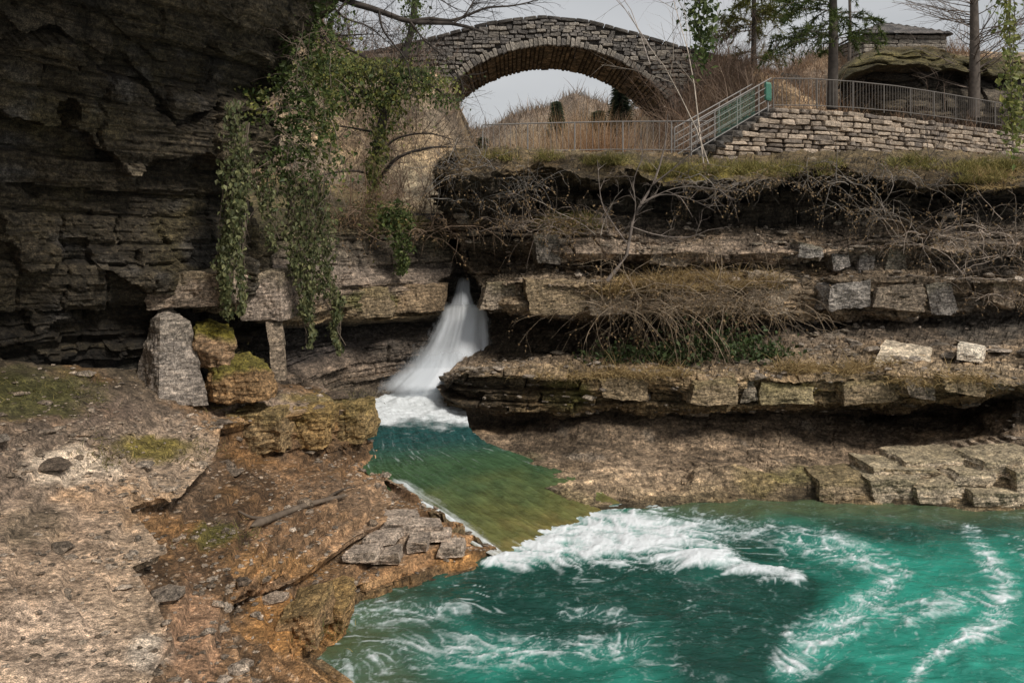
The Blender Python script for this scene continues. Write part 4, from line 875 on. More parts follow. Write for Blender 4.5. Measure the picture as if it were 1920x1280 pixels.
# ---- ivy hanging at the mouth of the cave
def strand_pts(x0, y0, x1, y1, Y, n, w, rg, Yw=.3):
    t = rg.random(n)**.9; px_ = x0+(x1-x0)*t+rg.normal(size=n)*w*(1-.45*t)+6*np.sin(t*9+x0); py_ = y0+(y1-y0)*t
    Yv = Y+rg.normal(size=n)*Yw*.5
    return np.stack([(px_-HX)/F*Yv, Yv, CZ-(py_-HY)/F*Yv], -1)
ivy = thing('hanging_ivy', 'thick green ivy curtain hanging over the dark cave mouth', 'ivy', tuple(P(540, 330, 15)))
L = []
for (x, y, sx_, sy_, Yv, n, a, b) in ((575,60,36,60,15.2,2600,GREEN1,GREEN2),(560,170,44,70,15.1,3200,GREEN1,GREEN2),(520,230,36,50,14.8,1600,GREEN1,GREEN2),(600,220,30,70,15.6,1900,GREEN1,YGREEN),(545,300,50,40,15.0,1600,GREEN1,GREEN2),(470,190,20,20,14.5,380,GREEN1,YGREEN),(620,130,30,40,15.9,1000,GREEN2,YGREEN),(560,0,30,40,15.2,900,GREEN1,GREEN2)):
    q = RG.normal(size=(n, 3)); Yq = Yv+q[:, 2]*.28; cl = fbm(np.stack([q[:, 0]*2, q[:, 1]*2, Yq], -1), 2, seed=int(x)); keep = cl > .0
    c3 = np.stack([(x+q[:, 0]*sx_-HX)/F*Yq, Yq, CZ-(y+q[:, 1]*sy_-HY)/F*Yq], -1)[keep]; L.append(leaves(c3, .075, RG, a, b))
leafobj('foliage', L, ivy)
SD = [(444,190,424,600,13.2,1900,10),(458,230,448,590,13.3,1300,8),(432,300,418,570,13.1,900,10),(500,300,515,470,14.7,500,14),(545,320,556,520,15,1000,14),(575,340,582,600,15.1,1200,13),(600,330,612,560,15.3,1100,13),(560,450,566,590,15,500,10),
      (585,520,578,655,15.1,420,6),(612,500,640,600,15.4,520,8),(628,560,630,665,15.4,420,6),(480,330,500,400,14.6,260,10)]
L = []; S2 = []
for (a, b, c, d, Yv, n, w) in SD:
    L.append(leaves(strand_pts(a, b, c, d, Yv, int(n*.62), w, RG), .07, RG, (.06, .075, .03), (.2, .2, .09), spread=.7, droop=.8))
    for k2 in range(9):
        j = RG.normal(size=6)*7; S2.append((spline([P(a+j[0], b, Yv+.1), P((a+c)/2+j[1], (b+d)/2, Yv+.1), P(c+j[2], d+RG.uniform(-60, 0), Yv+.1)], 8), np.linspace(.012, .004, 8)))
leafobj('trailing_strands', L, ivy); wood('stems', S2, (.2, .16, .12), ivy, n=8, sides=3)
S3 = []
for k2 in range(70):
    grow(RG, P(RG.uniform(500, 640), RG.uniform(10, 380), RG.uniform(14.3, 15.3)), np.array([RG.normal(), -.5, RG.normal()*.6-.3]), RG.uniform(.4, 1.1), .01, 1, S3, kids=(2, 5), grav=-.15, wig=.4)
wood('runners', S3, (.17, .13, .1), ivy, n=7, sides=3)
iv2 = thing('hanging_ivy', 'short ivy trail hanging over the ledge left of the waterfall', 'ivy', tuple(P(750, 400, 19.3)))
L = [leaves(strand_pts(742, 375, 752, 515, 19.3, 700, 10, RG), .085, RG, GREEN1, (.15, .17, .06), droop=.8), leaves(strand_pts(722, 385, 730, 440, 19.4, 300, 10, RG), .085, RG, GREEN1, GREEN2), leaves(strand_pts(765, 400, 768, 470, 19.4, 240, 7, RG), .085, RG, GREEN1, GREEN2)]
leafobj('foliage', L, iv2)

# ---- ivy covered tree on the left bank
def limb(pts, Y, r0, r1, n=14):
    if np.isscalar(Y): Y = [Y]*len(pts)
    return spline([P(a, b, y) for (a, b), y in zip(pts, Y)], n), np.linspace(r0, r1, n)
def twigs_on(segs, rg, per, L, r, lvl=1, **kw):
    out = []
    for pts, rad in segs:
        for k2 in range(per):
            i = rg.integers(2, len(pts)-1); d = pts[i]-pts[i-1]; d = d/np.linalg.norm(d); s = rg.normal(size=3)*.9; s[2] += .15
            grow(rg, pts[i], d+s, L*rg.uniform(.5, 1.3), r, lvl, out, **kw)
    return out
t1 = thing('ivy_clad_tree', 'leaning tree wrapped in green and yellow ivy beside the bridge', 'tree', tuple(P(700, 440, 21)))
s_main = [limb([(705,452),(700,360),(705,290),(722,210),(745,140),(770,70),(778,0),(780,-120)], 21, .16, .06)]
s_br = [limb([(722,215),(690,180),(650,160),(610,130)], [21,20.8,20.6,20.5], .07, .02), limb([(745,145),(790,150),(830,175),(850,190)], [21,20.6,20.4,20.2], .06, .02), limb([(735,170),(700,120),(660,95),(600,75),(560,72)], [21,21,21,21,21], .06, .02),
        limb([(705,300),(740,262),(800,250),(850,262)], [21,20.7,20.5,20.4], .04, .012), limb([(700,355),(740,300),(800,278),(848,276)], [21,20.4,20.2,20], .07, .02), limb([(703,330),(660,320),(600,330),(560,350)], [21,20.6,20,19.6], .04, .012), limb([(712,250),(660,240),(620,235)], [21,20.8,20.6], .04, .012)]
wood('trunk', s_main, BARKD, t1, n=14, sides=7); [wood('limb', [q_], BARKD, t1, n=14, sides=5) for q_ in s_br]
wood('twigs', twigs_on(s_br, RG, 18, 1.0, .009, 2, kids=(2, 5), grav=.02)+twigs_on(s_main, RG, 40, 1.1, .011, 2, kids=(2, 5)), (.1, .075, .06), t1, n=7, sides=3)
L = []
for (x, y, sx_, sy_, n, a, b) in ((640,130,40,22,1200,GREEN1,YGREEN),(700,125,44,26,1500,GREEN1,YGREEN),(760,140,40,22,900,GREEN1,GREEN2),(805,160,26,24,500,GREEN2,YGREEN),(725,190,26,34,900,GREEN1,YGREEN),(700,330,9,60,800,GREEN2,YGREEN),(712,260,10,36,500,GREEN1,YGREEN),(835,185,16,14,180,GREEN1,GREEN2),(650,180,34,22,500,GREEN1,GREEN2),(775,20,12,40,420,GREEN1,GREEN2),(600,120,30,20,420,GREEN2,YGREEN),(700,400,12,34,360,GREEN2,YGREEN)):
    q = RG.normal(size=(n, 3)); Yq = 20.7+q[:, 2]*.5; L.append(leaves(np.stack([(x+q[:, 0]*sx_-HX)/F*Yq, Yq, CZ-(y+np.abs(q[:, 1])*sy_*1.2-sy_*.6-HY)/F*Yq], -1), .085, RG, a, b, droop=.7))
leafobj('foliage', L, t1)

# ---- bare tree reaching in from the cliff top
t2 = thing('bare_tree', 'leafless tree with dark twigs reaching in front of the sky and bridge', 'tree', tuple(P(560, -60, 17.5)))
s_main = [limb([(520,-200),(560,-60),(600,-25),(650,2),(710,20),(770,42),(850,44),(905,60)], [17.5]*8, .13, .03, 18)]
s_br = [limb([(770,42),(805,35),(845,40),(880,28),(915,14),(960,12),(1010,0)], [17.5]*7, .05, .012), limb([(600,-25),(590,20),(575,60),(560,75)], [17.5]*4, .05, .015), limb([(640,-5),(700,-30),(760,-40),(840,-20),(880,-10)], 17.3, .06, .015), limb([(560,72),(620,68),(700,64)], 17.6, .035, .012), limb([(560,-60),(680,-90),(800,-110),(900,-120)], 17.5, .07, .02), limb([(850,44),(870,30),(885,8),(900,-20)], 17.4, .025, .01), limb([(600,-25),(640,30),(690,50),(740,90)], 17.3, .035, .008), limb([(650,2),(620,40),(600,90),(610,130)], 17.2, .03, .008), limb([(710,20),(720,60),(760,110),(770,150)], 17.3, .03, .006), limb([(770,42),(800,80),(850,120),(860,150)], 17.4, .025, .006), limb([(560,-60),(610,-10),(700,-5),(790,-15),(860,20)], 17.6, .04, .01)]
wood('trunk', s_main, BARKD, t2, n=18, sides=6); [wood('limb', [q_], BARKD, t2, n=14, sides=5) for q_ in s_br]
wood('twigs', twigs_on(s_br+s_main, RG, 22, 1.0, .008, 2, kids=(3, 5), wig=.35), BARKD, t2, n=6, sides=3)

# ---- shrubs and brambles
def shrub(name, label, px_, py_, Y, H, n, col, rg, r=.014, lvl=2, up=1.0, spread=.7, cat='shrub', kids=(3, 6), grav=0.0, group=None, lean=(0, 0), wig=.3):
    base = P(px_, py_, Y); t = thing(name, label, cat, tuple(base), group); out = []
    for k2 in range(n):
        d = np.array([rg.normal()*spread+lean[0], rg.normal()*spread*.6+lean[1], up]); grow(rg, base+rg.normal(size=3)*np.array([.12, .08, .02])*(n > 1), d, H*rg.uniform(.6, 1.1), r, lvl, out, kids=kids, grav=grav, wig=wig)
    wood('stems', out, col, t, n=6, sides=3, seed=int(px_)); return t
t3 = thing('bare_shrub', 'crooked leafless shrub growing from the ledge right of the waterfall', 'shrub', tuple(P(1140, 527, 18.5)))
sm = [limb([(1138,527),(1160,500),(1178,470),(1183,425),(1200,385),(1225,345),(1240,300),(1250,255),(1252,215)], 18.4, .05, .012)]
sb = [limb([(1183,430),(1192,390),(1188,340),(1205,290),(1200,250)], 18.4, .02, .006), limb([(1200,385),(1240,365),(1290,372),(1340,395)], 18.3, .02, .006), limb([(1225,345),(1270,310),(1300,280),(1320,230)], 18.3, .022, .006), limb([(1178,460),(1150,420),(1128,380),(1120,300)], 18.4, .018, .006), limb([(1183,425),(1230,440),(1290,445),(1330,430)], 18.2, .016, .005), limb([(1200,380),(1280,350),(1380,360)], 18.2, .014, .005)]
wood('stems', sm+sb, (.17, .14, .12), t3, n=12, sides=5); wood('twigs', twigs_on(sm+sb, RG, 9, .6, .008, 1, kids=(2, 5)), (.2, .165, .14), t3, n=6, sides=3)
def bramble(name, label, spots, Y, n, Lm, col, rg, cat='bramble', r=.007, drop=-.28, up=.9, spread=.9):
    x0, y0 = spots[0]; t = thing(name, label, cat, tuple(P(x0, y0, Y))); out = []
    for k2 in range(n):
        x, y = spots[rg.integers(0, len(spots))]; b = P(x+rg.normal()*14, y+rg.normal()*5, Y+rg.normal()*.12)
        grow(rg, b, np.array([rg.normal()*spread, -abs(rg.normal())*.35, up*rg.uniform(.2, 1.2)]), Lm*rg.uniform(.3, 1.4), r*rg.choice((.5, .7, 1, 1.6, 2.2)), 1 if rg.random() < .75 else 0, out, n=8, grav=drop*rg.uniform(.1, 1.1), kids=(2, 6), wig=rg.uniform(.25, .7), ang=1.0)
    wood('stems', out, col, t, n=8, sides=3, seed=int(x0)); ap = np.concatenate([o_[0] for o_ in out]); ap = ap[rg.random(len(ap)) < .45]
    leafobj('dead_leaves', [leaves(ap, .045, rg, (.16, .11, .06), (.3, .2, .1))], t); return t
bramble('bramble', 'grey bramble tangle over the dark nose of the upper cliff', [(850,320),(880,330),(910,350),(940,360),(870,380),(960,340),(1000,350)], 19.3, 130, 1.2, (.22, .2, .18), RG)
bramble('bramble', 'brown arching brambles hanging below the straw covered ledge', [(1150,580),(1200,575),(1250,580),(1300,570),(1350,565),(1400,570),(1430,580)], 18.2, 230, 1.9, (.26, .2, .14), RG, drop=-.4)
bramble('bramble', 'thin bramble stems around the grassy step above the waterfall ledge', [(990,420),(1030,430),(1080,440),(930,430),(1110,420)], 19.2, 90, 1.1, (.2, .16, .13), RG)
bramble('bramble', 'pale bramble arches on the rock face near the right edge', [(1700,450),(1750,440),(1800,460),(1850,440),(1780,520),(1880,480),(1900,560)], 18.3, 110, 1.5, (.3, .245, .2), RG)
bramble('bramble', 'grey twigs trailing over the long dark recess under the grassy rim', [(1280,345),(1330,350),(1380,345),(1440,345),(1500,350),(1560,345)], 19.0, 70, 1.1, (.2, .175, .15), RG, drop=-.35)
bramble('bramble', 'fine twigs hanging under the rim below the stone wall', [(1620,340),(1680,335),(1740,350),(1600,400),(1660,400)], 18.9, 70, 1.0, (.22, .19, .16), RG, drop=-.35)
bramble('bramble', 'brown twigs on the slope between ivy and waterfall', [(660,400),(690,420),(640,430),(720,380),(770,440),(800,430)], 19.6, 120, 1.3, (.24, .17, .12), RG)
for i, (x, y, Yv, H, n, c, lb) in enumerate([(1122,440,18.9,2.0,2,(.3,.26,.22),'two thin pale stems standing before the upper cliff'),(1325,305,19.6,5.5,2,(.33,.28,.23),'slim pale sapling rising past the stair foot'),(820,400,22,2.6,4,(.2,.16,.13),'bare bush growing at the gap left of the upper cliff'),
     (1730,300,20.2,1.2,2,(.12,.1,.09),'short dark stick on the rim below the wall'),(1245,120,30,6,2,(.3,.26,.23),'tall thin birch rising beside the arch'),(660,420,19.4,2.4,6,(.26,.17,.11),'reddish bare bush behind the trailing ivy'),(780,420,21.5,2.0,5,(.2,.15,.11),'low brown bush above the waterfall ledge')]):
    shrub('bare_shrub' if H < 4 else 'sapling', lb, x, y, Yv, H, n, c, RG, spread=.25 if H > 4 else .6, cat='shrub' if H < 4 else 'sapling', r=.022 if H > 4 else .014)

# ---- leafy vines on the saplings in front
for (x, cl, lb) in ((1310, [(1303,20,12,30,150),(1322,60,13,26,170),(1312,95,9,20,80),(1298,-20,16,30,120),(1330,10,16,30,120)], 'dark ivy bunch hanging before the sky at the stair top'), (1893, [(1890,60,10,40,110),(1896,140,10,40,150),(1900,225,12,34,220),(1888,0,14,40,120),(1905,180,9,30,110)], 'yellow green climber hanging at the right edge')):
    Yv = 17.5; t = thing('hanging_ivy', lb, 'ivy', tuple(P(x, 0, Yv))); L = []
    for (cx, cy, sx_, sy_, n) in cl:
        q = RG.normal(size=(n, 3)); Yq = Yv+q[:, 2]*.2; L.append(leaves(np.stack([(cx+q[:, 0]*sx_-HX)/F*Yq, Yq, CZ-(cy+q[:, 1]*sy_-HY)/F*Yq], -1), .11, RG, GREEN1 if x < 1500 else GREEN2, GREEN2 if x < 1500 else YGREEN))
    leafobj('foliage', L, t); wood('stems', [limb([(x-6, -260), (x+4, -60), (x, 40), (x+6, 110 if x < 1500 else 270)], Yv, .03, .008), limb([(x+14, -260), (x-4, -80), (x+10, 20), (x-2, 90 if x < 1500 else 240)], Yv+.1, .02, .006)], BARK, t, n=14, sides=4)

# ---- conifers on the terrace
def conifer(label, px_, pyb, Yb, H, r, ncol, rg, green=True, z_first=.2, blen=2.6, dens=60, nd=.06, drop=-.05, zb=None, upturn=0.0):
    b = P(px_, pyb, Yb); t = thing('conifer' if green else 'larch', label, 'tree', tuple(b))
    wood('trunk', [(np.array([b+np.array([math.sin(k2*.5)*.05, 0, H*k2/13]) for k2 in range(14)]), np.linspace(r, .03, 14))], (.06, .05, .042) if green else (.1, .082, .068), t, n=14, sides=9)
    br = []; lc = []; ld = []
    for k2 in range(dens):
        f = z_first+(1-z_first)*rg.random(); a = rg.uniform(0, 2*math.pi); Lb = blen*(1-f*.75)*rg.uniform(.6, 1.15)
        o = []; grow(rg, b+np.array([0, 0, H*f]), np.array([math.cos(a), math.sin(a), .15 if green else .35]), Lb, .028*(1.3-f), 1, o, n=8, wig=.12, grav=drop, kids=(7, 12), ang=.75, shrink=.42, t0=.15); br += o
    wood('branches', br, BARK if green else (.17, .135, .11), t, n=8, sides=3, kind='stuff')
    if green:
        for pts, rad in br:
            m = 44; s = rg.random(m)*(len(pts)-1); i = np.minimum(s.astype(int), len(pts)-2); c = pts[i]+(pts[i+1]-pts[i])*(s-i)[:, None]; d = pts[i+1]-pts[i]; d /= np.linalg.norm(d, axis=1)[:, None]
            lc.append(c); ld.append(d*.5+rg.normal(size=c.shape)*.6)
        B = blades(np.concatenate(lc), np.concatenate(ld), .2, .036, rg, ncol[0], ncol[1], bend=.1); leafobj('needles', [B], t, M_GRASS)
    return t
conifer('dark trunked conifer standing behind the terrace railing', 1560, 205, 29.2, 11, .2, ((.03, .06, .015), (.10, .12, .03)), RG, z_first=.22, blen=3.3, dens=80, drop=-.06)
conifer('yellow green conifer at the top of the stairs', 1412, 135, 34, 9, .13, ((.06, .08, .02), (.2, .19, .05)), RG, z_first=.05, blen=2.4, dens=60)
conifer('leafless larch with fanned branches near the right edge', 1825, 222, 33.8, 12, .25, None, RG, green=False, z_first=.10, blen=4.4, dens=150, drop=.02)
conifer('thin bare tree between the conifer and the hut roof', 1592, 120, 40, 8, .09, None, RG, green=False, z_first=.3, blen=1.6, dens=30)

# ---- bare brushwood on the banks
def brushwood(n, xr, yr, H, col, rg, label_seed, up=1.0):
    out = []
    for k2 in range(n):
        x, y = rg.uniform(*xr), rg.uniform(*yr); grow(rg, np.array([x, y, on_ground(x, y)-.05]), np.array([rg.normal()*.5, rg.normal()*.4, up]), H*rg.uniform(.5, 1.3), .016, 1, out, n=6, wig=.4, kids=(6, 11), ang=.7, shrink=.6, t0=.12)
    wood('brushwood', out, col, None, n=6, sides=3, seed=label_seed, kind='stuff')
RB = np.random.default_rng(77)
brushwood(130, (-9.5, -2.6), (23.5, 33), 2.2, (.2, .14, .1), RB, 1); brushwood(60, (-12, -4), (30, 36), 2.6, (.16, .12, .1), RB, 2)
brushwood(90, (5.8, 9.6), (28, 34.5), 2.4, (.26, .19, .14), RB, 3); brushwood(150, (9, 24), (32.5, 43), 2.0, (.2, .15, .115), RB, 4); brushwood(60, (-1, 6), (29, 37), 1.6, (.36, .29, .22), RB, 5); brushwood(110, (-8.5, -3.2), (29.5, 35.6), 2.6, (.17, .12, .09), RB, 7); brushwood(110, (-1, 7.5), (29.5, 35.5), 2.0, (.3, .19, .12), RB, 8); brushwood(60, (6.4, 9.2), (30.5, 35.6), 3.2, (.22, .15, .11), RB, 9); brushwood(160, (-14, 16), (42, 64), 3.4, (.17, .125, .1), RB, 6)

# ---- brush on the banks and hills, grass on the rims
def scatter_brush(name, n, xr, yr, H, w, c1, c2, label, rg, lean=.4, cond=None, per=1, kind='stuff'):
    x = rg.uniform(*xr, n); y = rg.uniform(*yr, n)
    cl = fbm(np.stack([x*.5, y*.5, 0*x], -1), 2, seed=len(name)); k2 = cl > -.35
    if cond is not None: k2 &= cond(x, y)
    x, y = x[k2], y[k2]; b = np.stack([x, y, HT(x, y)-.1], -1); d = np.stack([rg.normal(size=len(x))*lean, rg.normal(size=len(x))*lean, np.ones(len(x))], -1)
    hh = H*(.35+1.0*sstep(-.3, .5, cl[k2])*rg.random(len(x))); B = blades(b, d, hh, w, rg, c1, c2, bend=.3)
    gz = np.repeat(sstep(.0, .4, fbm(np.stack([x*.8, y*.8, 0*x+5], -1), 3, seed=len(name)+3)), 8)[:, None]; B[2][:] = B[2]*(1-.6*gz)+np.array([.24, .2, .17])*.6*gz
    leafobj(name, [B], None, M_GRASS, kind=kind)
scatter_brush('undergrowth', 22000, (7.5, 26), (31, 48), 1.2, .03, (.2, .125, .075), (.33, .22, .14), '', RG)
scatter_brush('undergrowth', 7000, (5.5, 10), (28.5, 37), 1.7, .03, (.22, .14, .09), (.36, .26, .18), '', RG)
scatter_brush('undergrowth', 9000, (-16, -4), (24, 36), 1.3, .03, (.25, .17, .11), (.4, .31, .22), '', RG)
scatter_brush('undergrowth', 16000, (-9, -.5), (25, 37), .45, .022, (.34, .26, .17), (.5, .4, .29), '', RG)
scatter_brush('undergrowth', 9000, (-6, 8), (28.5, 36), .9, .03, (.3, .23, .15), (.45, .36, .26), '', RG)
scatter_brush('undergrowth', 16000, (-20, 22), (44, 75), 1.4, .05, (.17, .115, .08), (.38, .26, .16), '', RG)
scatter_brush('undergrowth', 16000, (-50, 55), (75, 150), 2.6, .12, (.1, .085, .07), (.27, .2, .14), '', RG)
for i, (x, y, H, c1, c2, lb) in enumerate([(.5,30,1.7,(.36,.24,.14),(.48,.36,.22),'orange twigged willow bush at the left under the arch'),(2.6,31,2.5,(.33,.2,.1),(.45,.31,.18),'tallest orange willow bush under the middle of the arch'),(1.6,29,1.5,(.38,.27,.17),(.5,.38,.26),'pale orange willow bush low behind the railing'),(4.2,29.5,1.8,(.34,.25,.17),(.46,.36,.26),'brown willow bush behind the railing beside the arch foot'),(3.3,28.8,1.8,(.26,.14,.07),(.36,.22,.12),'small dark willow bush close behind the railing')]):
    n = 620; t = thing('willow_bush', lb, 'bush', (x, y, on_ground(x, y))); b = np.stack([x+RG.normal(size=n)*.5, y+RG.normal(size=n)*.4, np.full(n, on_ground(x, y))], -1); d = np.stack([(b[:, 0]-x)*.5+RG.normal(size=n)*.14, RG.normal(size=n)*.2, np.ones(n)], -1)
    leafobj('stems', [blades(b, d, H, .022, RG, c1, c2, bend=.1)], t, M_GRASS)
for i, (x, y, H, lb) in enumerate([(5.6,52,3.6,'dark far conifer seen through the right side of the arch'),(7.0,52,4.2,'tall dark conifer behind the right arch foot'),(-2.2,60,4.0,'dark far conifer seen through the left side of the arch'),(-3.6,56,4.2,'far conifer left of the arch opening'),(3.9,70,4.5,'small blue green conifer on the far skyline'),(8.4,50,3.6,'short conifer behind the brown brush by the bridge')]):
    z = on_ground(x, y); t = thing('far_conifer', lb, 'tree', (x, y, z)); wood('trunk', [(np.array([(x, y, z+H*k2/5) for k2 in range(6)]), np.linspace(.12, .02, 6))], BARKD, t, n=6, sides=5)
    n = 2600; f = RG.random(n)**.8; a = RG.uniform(0, 6.283, n); rr_ = (1-f)*H*.2*np.sqrt(RG.random(n)); c = np.stack([x+np.cos(a)*rr_, y+np.sin(a)*rr_, z+H*(.1+.9*f)-rr_*.3], -1)
    leafobj('crown', [blades(c, np.stack([np.cos(a), np.sin(a), 0*a-.2], -1), .5, .12, RG, (.03, .05, .03), (.07, .085, .045), bend=.2)], t, M_GRASS)
def tufts(name, spots, H, w, c1, c2, rg, per=60, rad=.16, lean=.5, down=0.0, kind='stuff'):
    B = []; 
    for (x, y, rx, ry, cnt) in spots:
        for k2 in range(cnt):
            q = surf_at(x+rg.uniform(-rx, rx), y+rg.uniform(-ry, ry), 4)
            if q is None: continue
            n = int(per*rg.uniform(.5, 1.4)); b = q+rg.normal(size=(n, 3))*np.array([rad, rad*.7, .02]); d = np.stack([rg.normal(size=n)*lean, rg.normal(size=n)*lean-.3, np.ones(n)-down], -1)
            B.append(blades(b, d, H*rg.uniform(.6, 1.3), w, rg, c1, c2, bend=.5+down))
    if B: leafobj(name, B, None, M_GRASS, kind=kind)
RGt = np.random.default_rng(5)
tufts('grass', [(980,296,60,6,8),(1150,302,40,6,8),(1300,322,90,10,24),(1430,318,60,10,14),(1540,315,30,10,5),(1700,308,40,10,8),(1850,320,70,20,22),(1060,420,50,12,12),(1860,330,50,15,12)], .26, .016, (.11, .12, .03), (.34, .27, .1), RGt, per=90, lean=.7)
tufts('dry_grass', [(1190,540,60,18,14),(1300,530,80,18,26),(1390,535,60,20,18),(1870,340,40,20,10),(1050,430,40,14,8),(1120,700,160,6,20),(1560,690,120,10,16),(1760,715,80,8,12)], .42, .014, (.25, .17, .07), (.46, .34, .17), RGt, per=80, lean=.7, down=.5)
tufts('grass', [(270,845,110,24,16),(640,745,60,10,8),(400,1005,40,18,8),(410,660,20,10,4),(450,690,40,10,6),(60,745,130,40,22),(590,1190,20,20,4),(400,760,20,6,4)], (.11), .010, (.08, .085, .025), (.22, .18, .07), RGt, per=40, lean=1.1, rad=.24)
gi = thing('ground_ivy', 'low dark green ivy patch under the hanging brambles', 'ivy', tuple(P(1290, 670, 18.4))); L = []
for (x, y, sx_, sy_, n, Yv) in ((1170,668,40,14,420,18.9),(1250,668,40,16,500,18.6),(1330,650,40,26,700,18.4),(1410,655,30,18,480,18.0),(1450,665,20,10,200,17.8)):
    q = RG.normal(size=(n, 3)); Yq = Yv+q[:, 2]*.25; L.append(leaves(np.stack([(x+q[:, 0]*sx_-HX)/F*Yq, Yq, CZ-(y+q[:, 1]*sy_-HY)/F*Yq], -1), .09, RG, GREEN1, (.1, .14, .06)))
leafobj('foliage', L, gi)

# ---- fallen branch on the shelf
fb = thing('fallen_branch', 'dead brown branch lying across the rock shelf', 'branch', tuple(PZ(560, 965, .95)))
def gp_(x, y, up=.05):
    q = surf_at(x, y, 6); q[2] += up; return q
wood('wood', [(spline([gp_(470,988), gp_(520,968), gp_(580,950), gp_(655,928)], 14), np.concatenate([[.004], np.linspace(.055, .03, 12), [.004]])), (spline([gp_(500,976), gp_(470,970), gp_(452,962)], 8), np.linspace(.03, .012, 8)), (spline([gp_(600,944), gp_(640,920), gp_(665,912)], 8), np.linspace(.025, .01, 8))], (.13, .1, .075), fb, n=14, sides=7)

# ---- hut on the hill and the mossy outcrop behind the railing
hut = thing('stone_hut', 'small dark stone hut with a slate roof on the hill', 'hut', tuple(P(1690, 125, 42))); ho = np.array(hut.location)
hx0, hx1, hz0, hz1 = P(1618, 70, 42)[0]-ho[0], P(1770, 70, 42)[0]-ho[0], -2.5, P(1690, 66, 42)[2]-ho[2]
for (ax_, ay, bx_, by) in ((hx0, 0, hx1, 0), (hx0, 0, hx0, 4), (hx1, 0, hx1, 4)):
    Ln = math.hypot(bx_-ax_, by-ay); an = math.atan2(by-ay, bx_-ax_); z = hz0+1.6
    while z < hz1-.05:
        hg = .22; s = 0
        while s < Ln-.1:
            w = min(random.uniform(.35, .8), Ln-s); f = (s+w/2)/Ln; piece('stone', random.choice(BS), (ax_+(bx_-ax_)*f, ay+(by-ay)*f, z+hg/2), (w*.97, .3, hg*.95), an, hut); s += w
        z += hg+.01
V = np.array([(hx0+.1, .1, hz0), (hx1-.1, .1, hz0), (hx1-.1, 4, hz0), (hx0+.1, 4, hz0), (hx0+.1, .1, hz1), (hx1-.1, .1, hz1), (hx1-.1, 4, hz1), (hx0+.1, 4, hz1)])
obj('wall_core', mesh_np('wall_core', V, np.array([(0, 1, 5, 4), (1, 2, 6, 5), (2, 3, 7, 6), (3, 0, 4, 7)])), M_MORTAR, hut)
az = P(1690, 27, 42)[2]-ho[2]; e = .35
rc = [np.array(c) for c in ((hx0-e, -e, hz1), (hx1+e, -e, hz1), (hx1+e, 4+e, hz1), (hx0-e, 4+e, hz1))]; rt_ = [np.array(((hx0+hx1)/2-.25, 2, az)), np.array(((hx0+hx1)/2+.25, 2, az))]
roof_ = obj('roof', mesh_np('roof', np.array(rc+rt_)-np.array([0, 0, .05]), np.array([(0, 1, 5, 4), (2, 3, 4, 5), (1, 2, 5, 5), (3, 0, 4, 4)])[:2]), M_MORTAR, hut)
M_SLATE = rock_mat('slate', attr=False, base=(.11, .105, .105), bump=.3, stretch=(1, 1, 1), objvar=.5)
SL = stone_meshes(5, 700)
for m in SL: m.materials.append(M_SLATE)
def slates(a, b, c, d, rows=8):
    """rows of slates on the quad a-b (eaves) to d-c (ridge)"""
    for i in range(rows):
        f = (i+.5)/rows; p, q = a+(d-a)*f, b+(c-b)*f; Ln = np.linalg.norm(q-p); k2 = max(1, int(Ln/.4)); u = (q-p)/max(Ln, 1e-6); up = (d+c-a-b); up = up/np.linalg.norm(up); nn = np.cross(u, up); up = np.cross(nn, u)
        for j in range(k2):
            m = Matrix((u, up, nn)).transposed().to_4x4(); o = bpy.data.objects.new('slate', random.choice(SL)); COL.objects.link(o); o.parent = roof_
            hl = np.linalg.norm((d+c-a-b)/2)/rows
            o.matrix_local = Matrix.Translation(p+(q-p)*(j+.5)/k2+nn*.03) @ m @ Matrix.Diagonal((Ln/k2*1.02, hl*1.25, .05, 1))
slates(rc[0], rc[1], rt_[1], rt_[0]); slates(rc[3], rc[0], rt_[0], rt_[0]); slates(rc[1], rc[2], rt_[1], rt_[1])
OC = [[(1565,140,38),(1600,105,38),(1650,88,38),(1720,90,38),(1800,105,38),(1880,110,38),(1960,120,40)],[(1566,150,34.5),(1600,120,34),(1650,100,33.6),(1720,96,33.6),(1800,112,34),(1880,118,34.6),(1960,128,36)],
      [(1568,160,34),(1600,140,33.4),(1650,122,33),(1720,120,33),(1800,132,33.4),(1880,140,34),(1960,150,35.6)],[(1572,168,35.6),(1600,150,35.4),(1650,134,35),(1720,132,34.4),(1800,142,34.6),(1880,150,35),(1960,160,36)],[(1572,215,35.2),(1600,215,35),(1650,215,34.6),(1720,215,34),(1800,225,34.2),(1880,235,34.6),(1960,240,36)]]
W, rt, G = loft(OC, 220, [10,16,8,50], 'px', usm=15); V = W.reshape(-1, 3).copy(); off, li, lh, crk = stc(V)
V[:, 1] -= .35*off+.5*fbm(V*.6, 3, seed=801); V[:, 2] += .25*fbm(V*.8, 3, seed=802)
C = np.tile(rowcols(rt, [(.12,.09,.05),(.1,.085,.035),(.07,.06,.03),(.05,.045,.04),(.14,.115,.08)]), (W.shape[0], 1))*(.6+.5*stc.tone[li]*(.4+lh))[:, None]
o = obj('rock_outcrop', mesh_np('rock_outcrop', V, gridfaces(*W.shape[:2])[:, ::-1], np.clip(C, .01, .8)), M_ROCK); lab(o, 'mossy layered rock outcrop behind the terrace railing below the hut', 'outcrop')

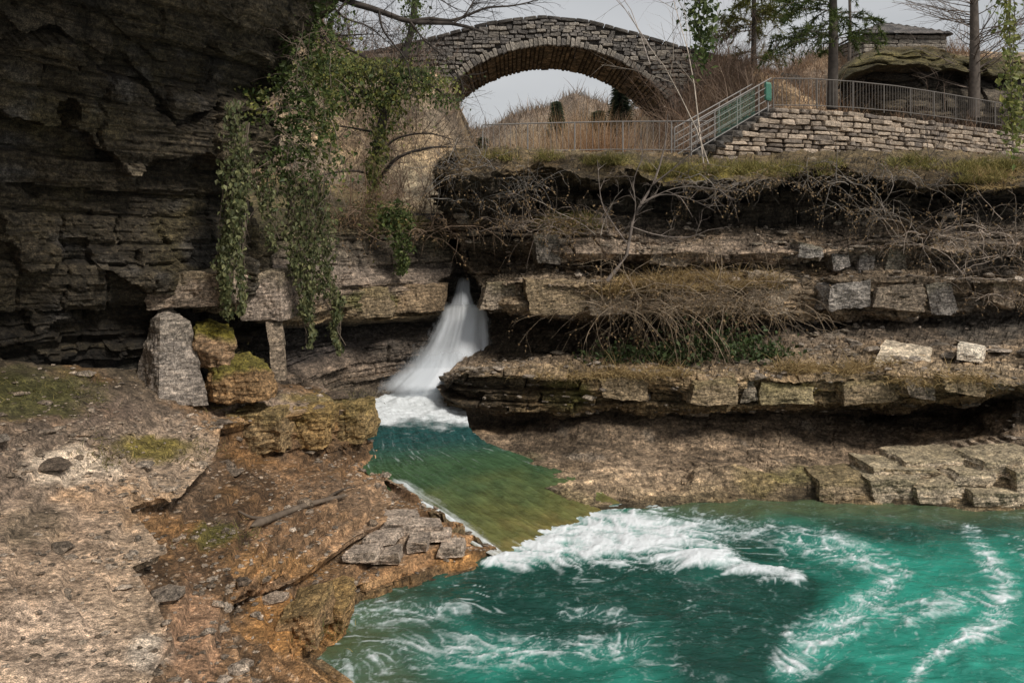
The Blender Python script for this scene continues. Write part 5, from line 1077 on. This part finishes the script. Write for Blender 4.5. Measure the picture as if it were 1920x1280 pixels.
# ---- loose stones and leaf litter lying on the terrace, the shelf and the ledges
def pebbles(name, V, Nz, n, rg, size, col, col2, mask):
    k2 = np.where(mask & (Nz > .75))[0]; cl = fbm(V[k2]*.9, 3, seed=len(name)); k2 = k2[cl > rg.uniform(-.35, .5, len(k2))]; k2 = rg.choice(k2, min(n, len(k2)), replace=False); c = V[k2]+rg.normal(size=(len(k2), 3))*np.array([.02, .02, 0]); m = len(c)
    t = (1+5**.5)/2; ico = np.array([(-1,t,0),(1,t,0),(-1,-t,0),(1,-t,0),(0,-1,t),(0,1,t),(0,-1,-t),(0,1,-t),(t,0,-1),(t,0,1),(-t,0,-1),(-t,0,1)], float)/1.9
    fc = np.array([(0,11,5),(0,5,1),(0,1,7),(0,7,10),(0,10,11),(1,5,9),(5,11,4),(11,10,2),(10,7,6),(7,1,8),(3,9,4),(3,4,2),(3,2,6),(3,6,8),(3,8,9),(4,9,5),(2,4,11),(6,2,10),(8,6,7),(9,8,1)])
    sz_ = size*rg.lognormal(0, .55, m); sc_ = np.stack([rg.uniform(.7, 1.5, m), rg.uniform(.7, 1.5, m), rg.uniform(.25, .7, m)], -1)*sz_[:, None]
    a = rg.uniform(0, 6.28, m); v = ico[None]*(1+rg.normal(size=(m, 12, 1))*.18)*sc_[:, None]; x = v[..., 0]*np.cos(a)[:, None]-v[..., 1]*np.sin(a)[:, None]; y = v[..., 0]*np.sin(a)[:, None]+v[..., 1]*np.cos(a)[:, None]
    VV = (np.stack([x, y, v[..., 2]], -1)+c[:, None]+np.array([0, 0, .2])*sz_[:, None, None]).reshape(-1, 3); FF = (fc[None]+np.arange(m)[:, None, None]*12).reshape(-1, 3)
    tt = rg.random((m, 1)); CC = np.repeat((np.array(col)*(1-tt)+np.array(col2)*tt)*rg.uniform(.5, 1.3, (m, 1)), 12, axis=0)
    obj(name, mesh_np(name, VV, FF, CC), M_BLOCK, kind='stuff')
for V, wh in ((SURF[3], 'g'), (SURF[0], 'c')):
    shp = (600, len(V)//600) if wh == 'g' else (860, len(V)//860); Nz = np.abs(gnormals(V.reshape(*shp, 3))[..., 2].ravel()); q = proj(np.where(V[:, 1:2] > 1, V, np.array([0, 1, 0]))); vis = (V[:, 1] > 3) & (q[:, 0] > -60) & (q[:, 0] < 1980) & (q[:, 1] < 1330)
    if wh == 'g':
        pebbles('gravel', V, Nz, 2600, np.random.default_rng(71), .018, (.22, .17, .125), (.44, .37, .3), vis & (V[:, 2] > .03)); pebbles('rubble', V, Nz, 90, np.random.default_rng(72), .055, (.2, .15, .11), (.4, .34, .28), vis & (V[:, 2] > .03))
    else:
        pebbles('gravel', V, Nz, 2600, np.random.default_rng(73), .035, (.2, .165, .13), (.42, .36, .3), vis & (q[:, 1] > 400) & (V[:, 2] > .9)); pebbles('rubble', V, Nz, 260, np.random.default_rng(74), .09, (.2, .17, .13), (.4, .34, .28), vis & (q[:, 1] > 400) & (V[:, 2] > .9))
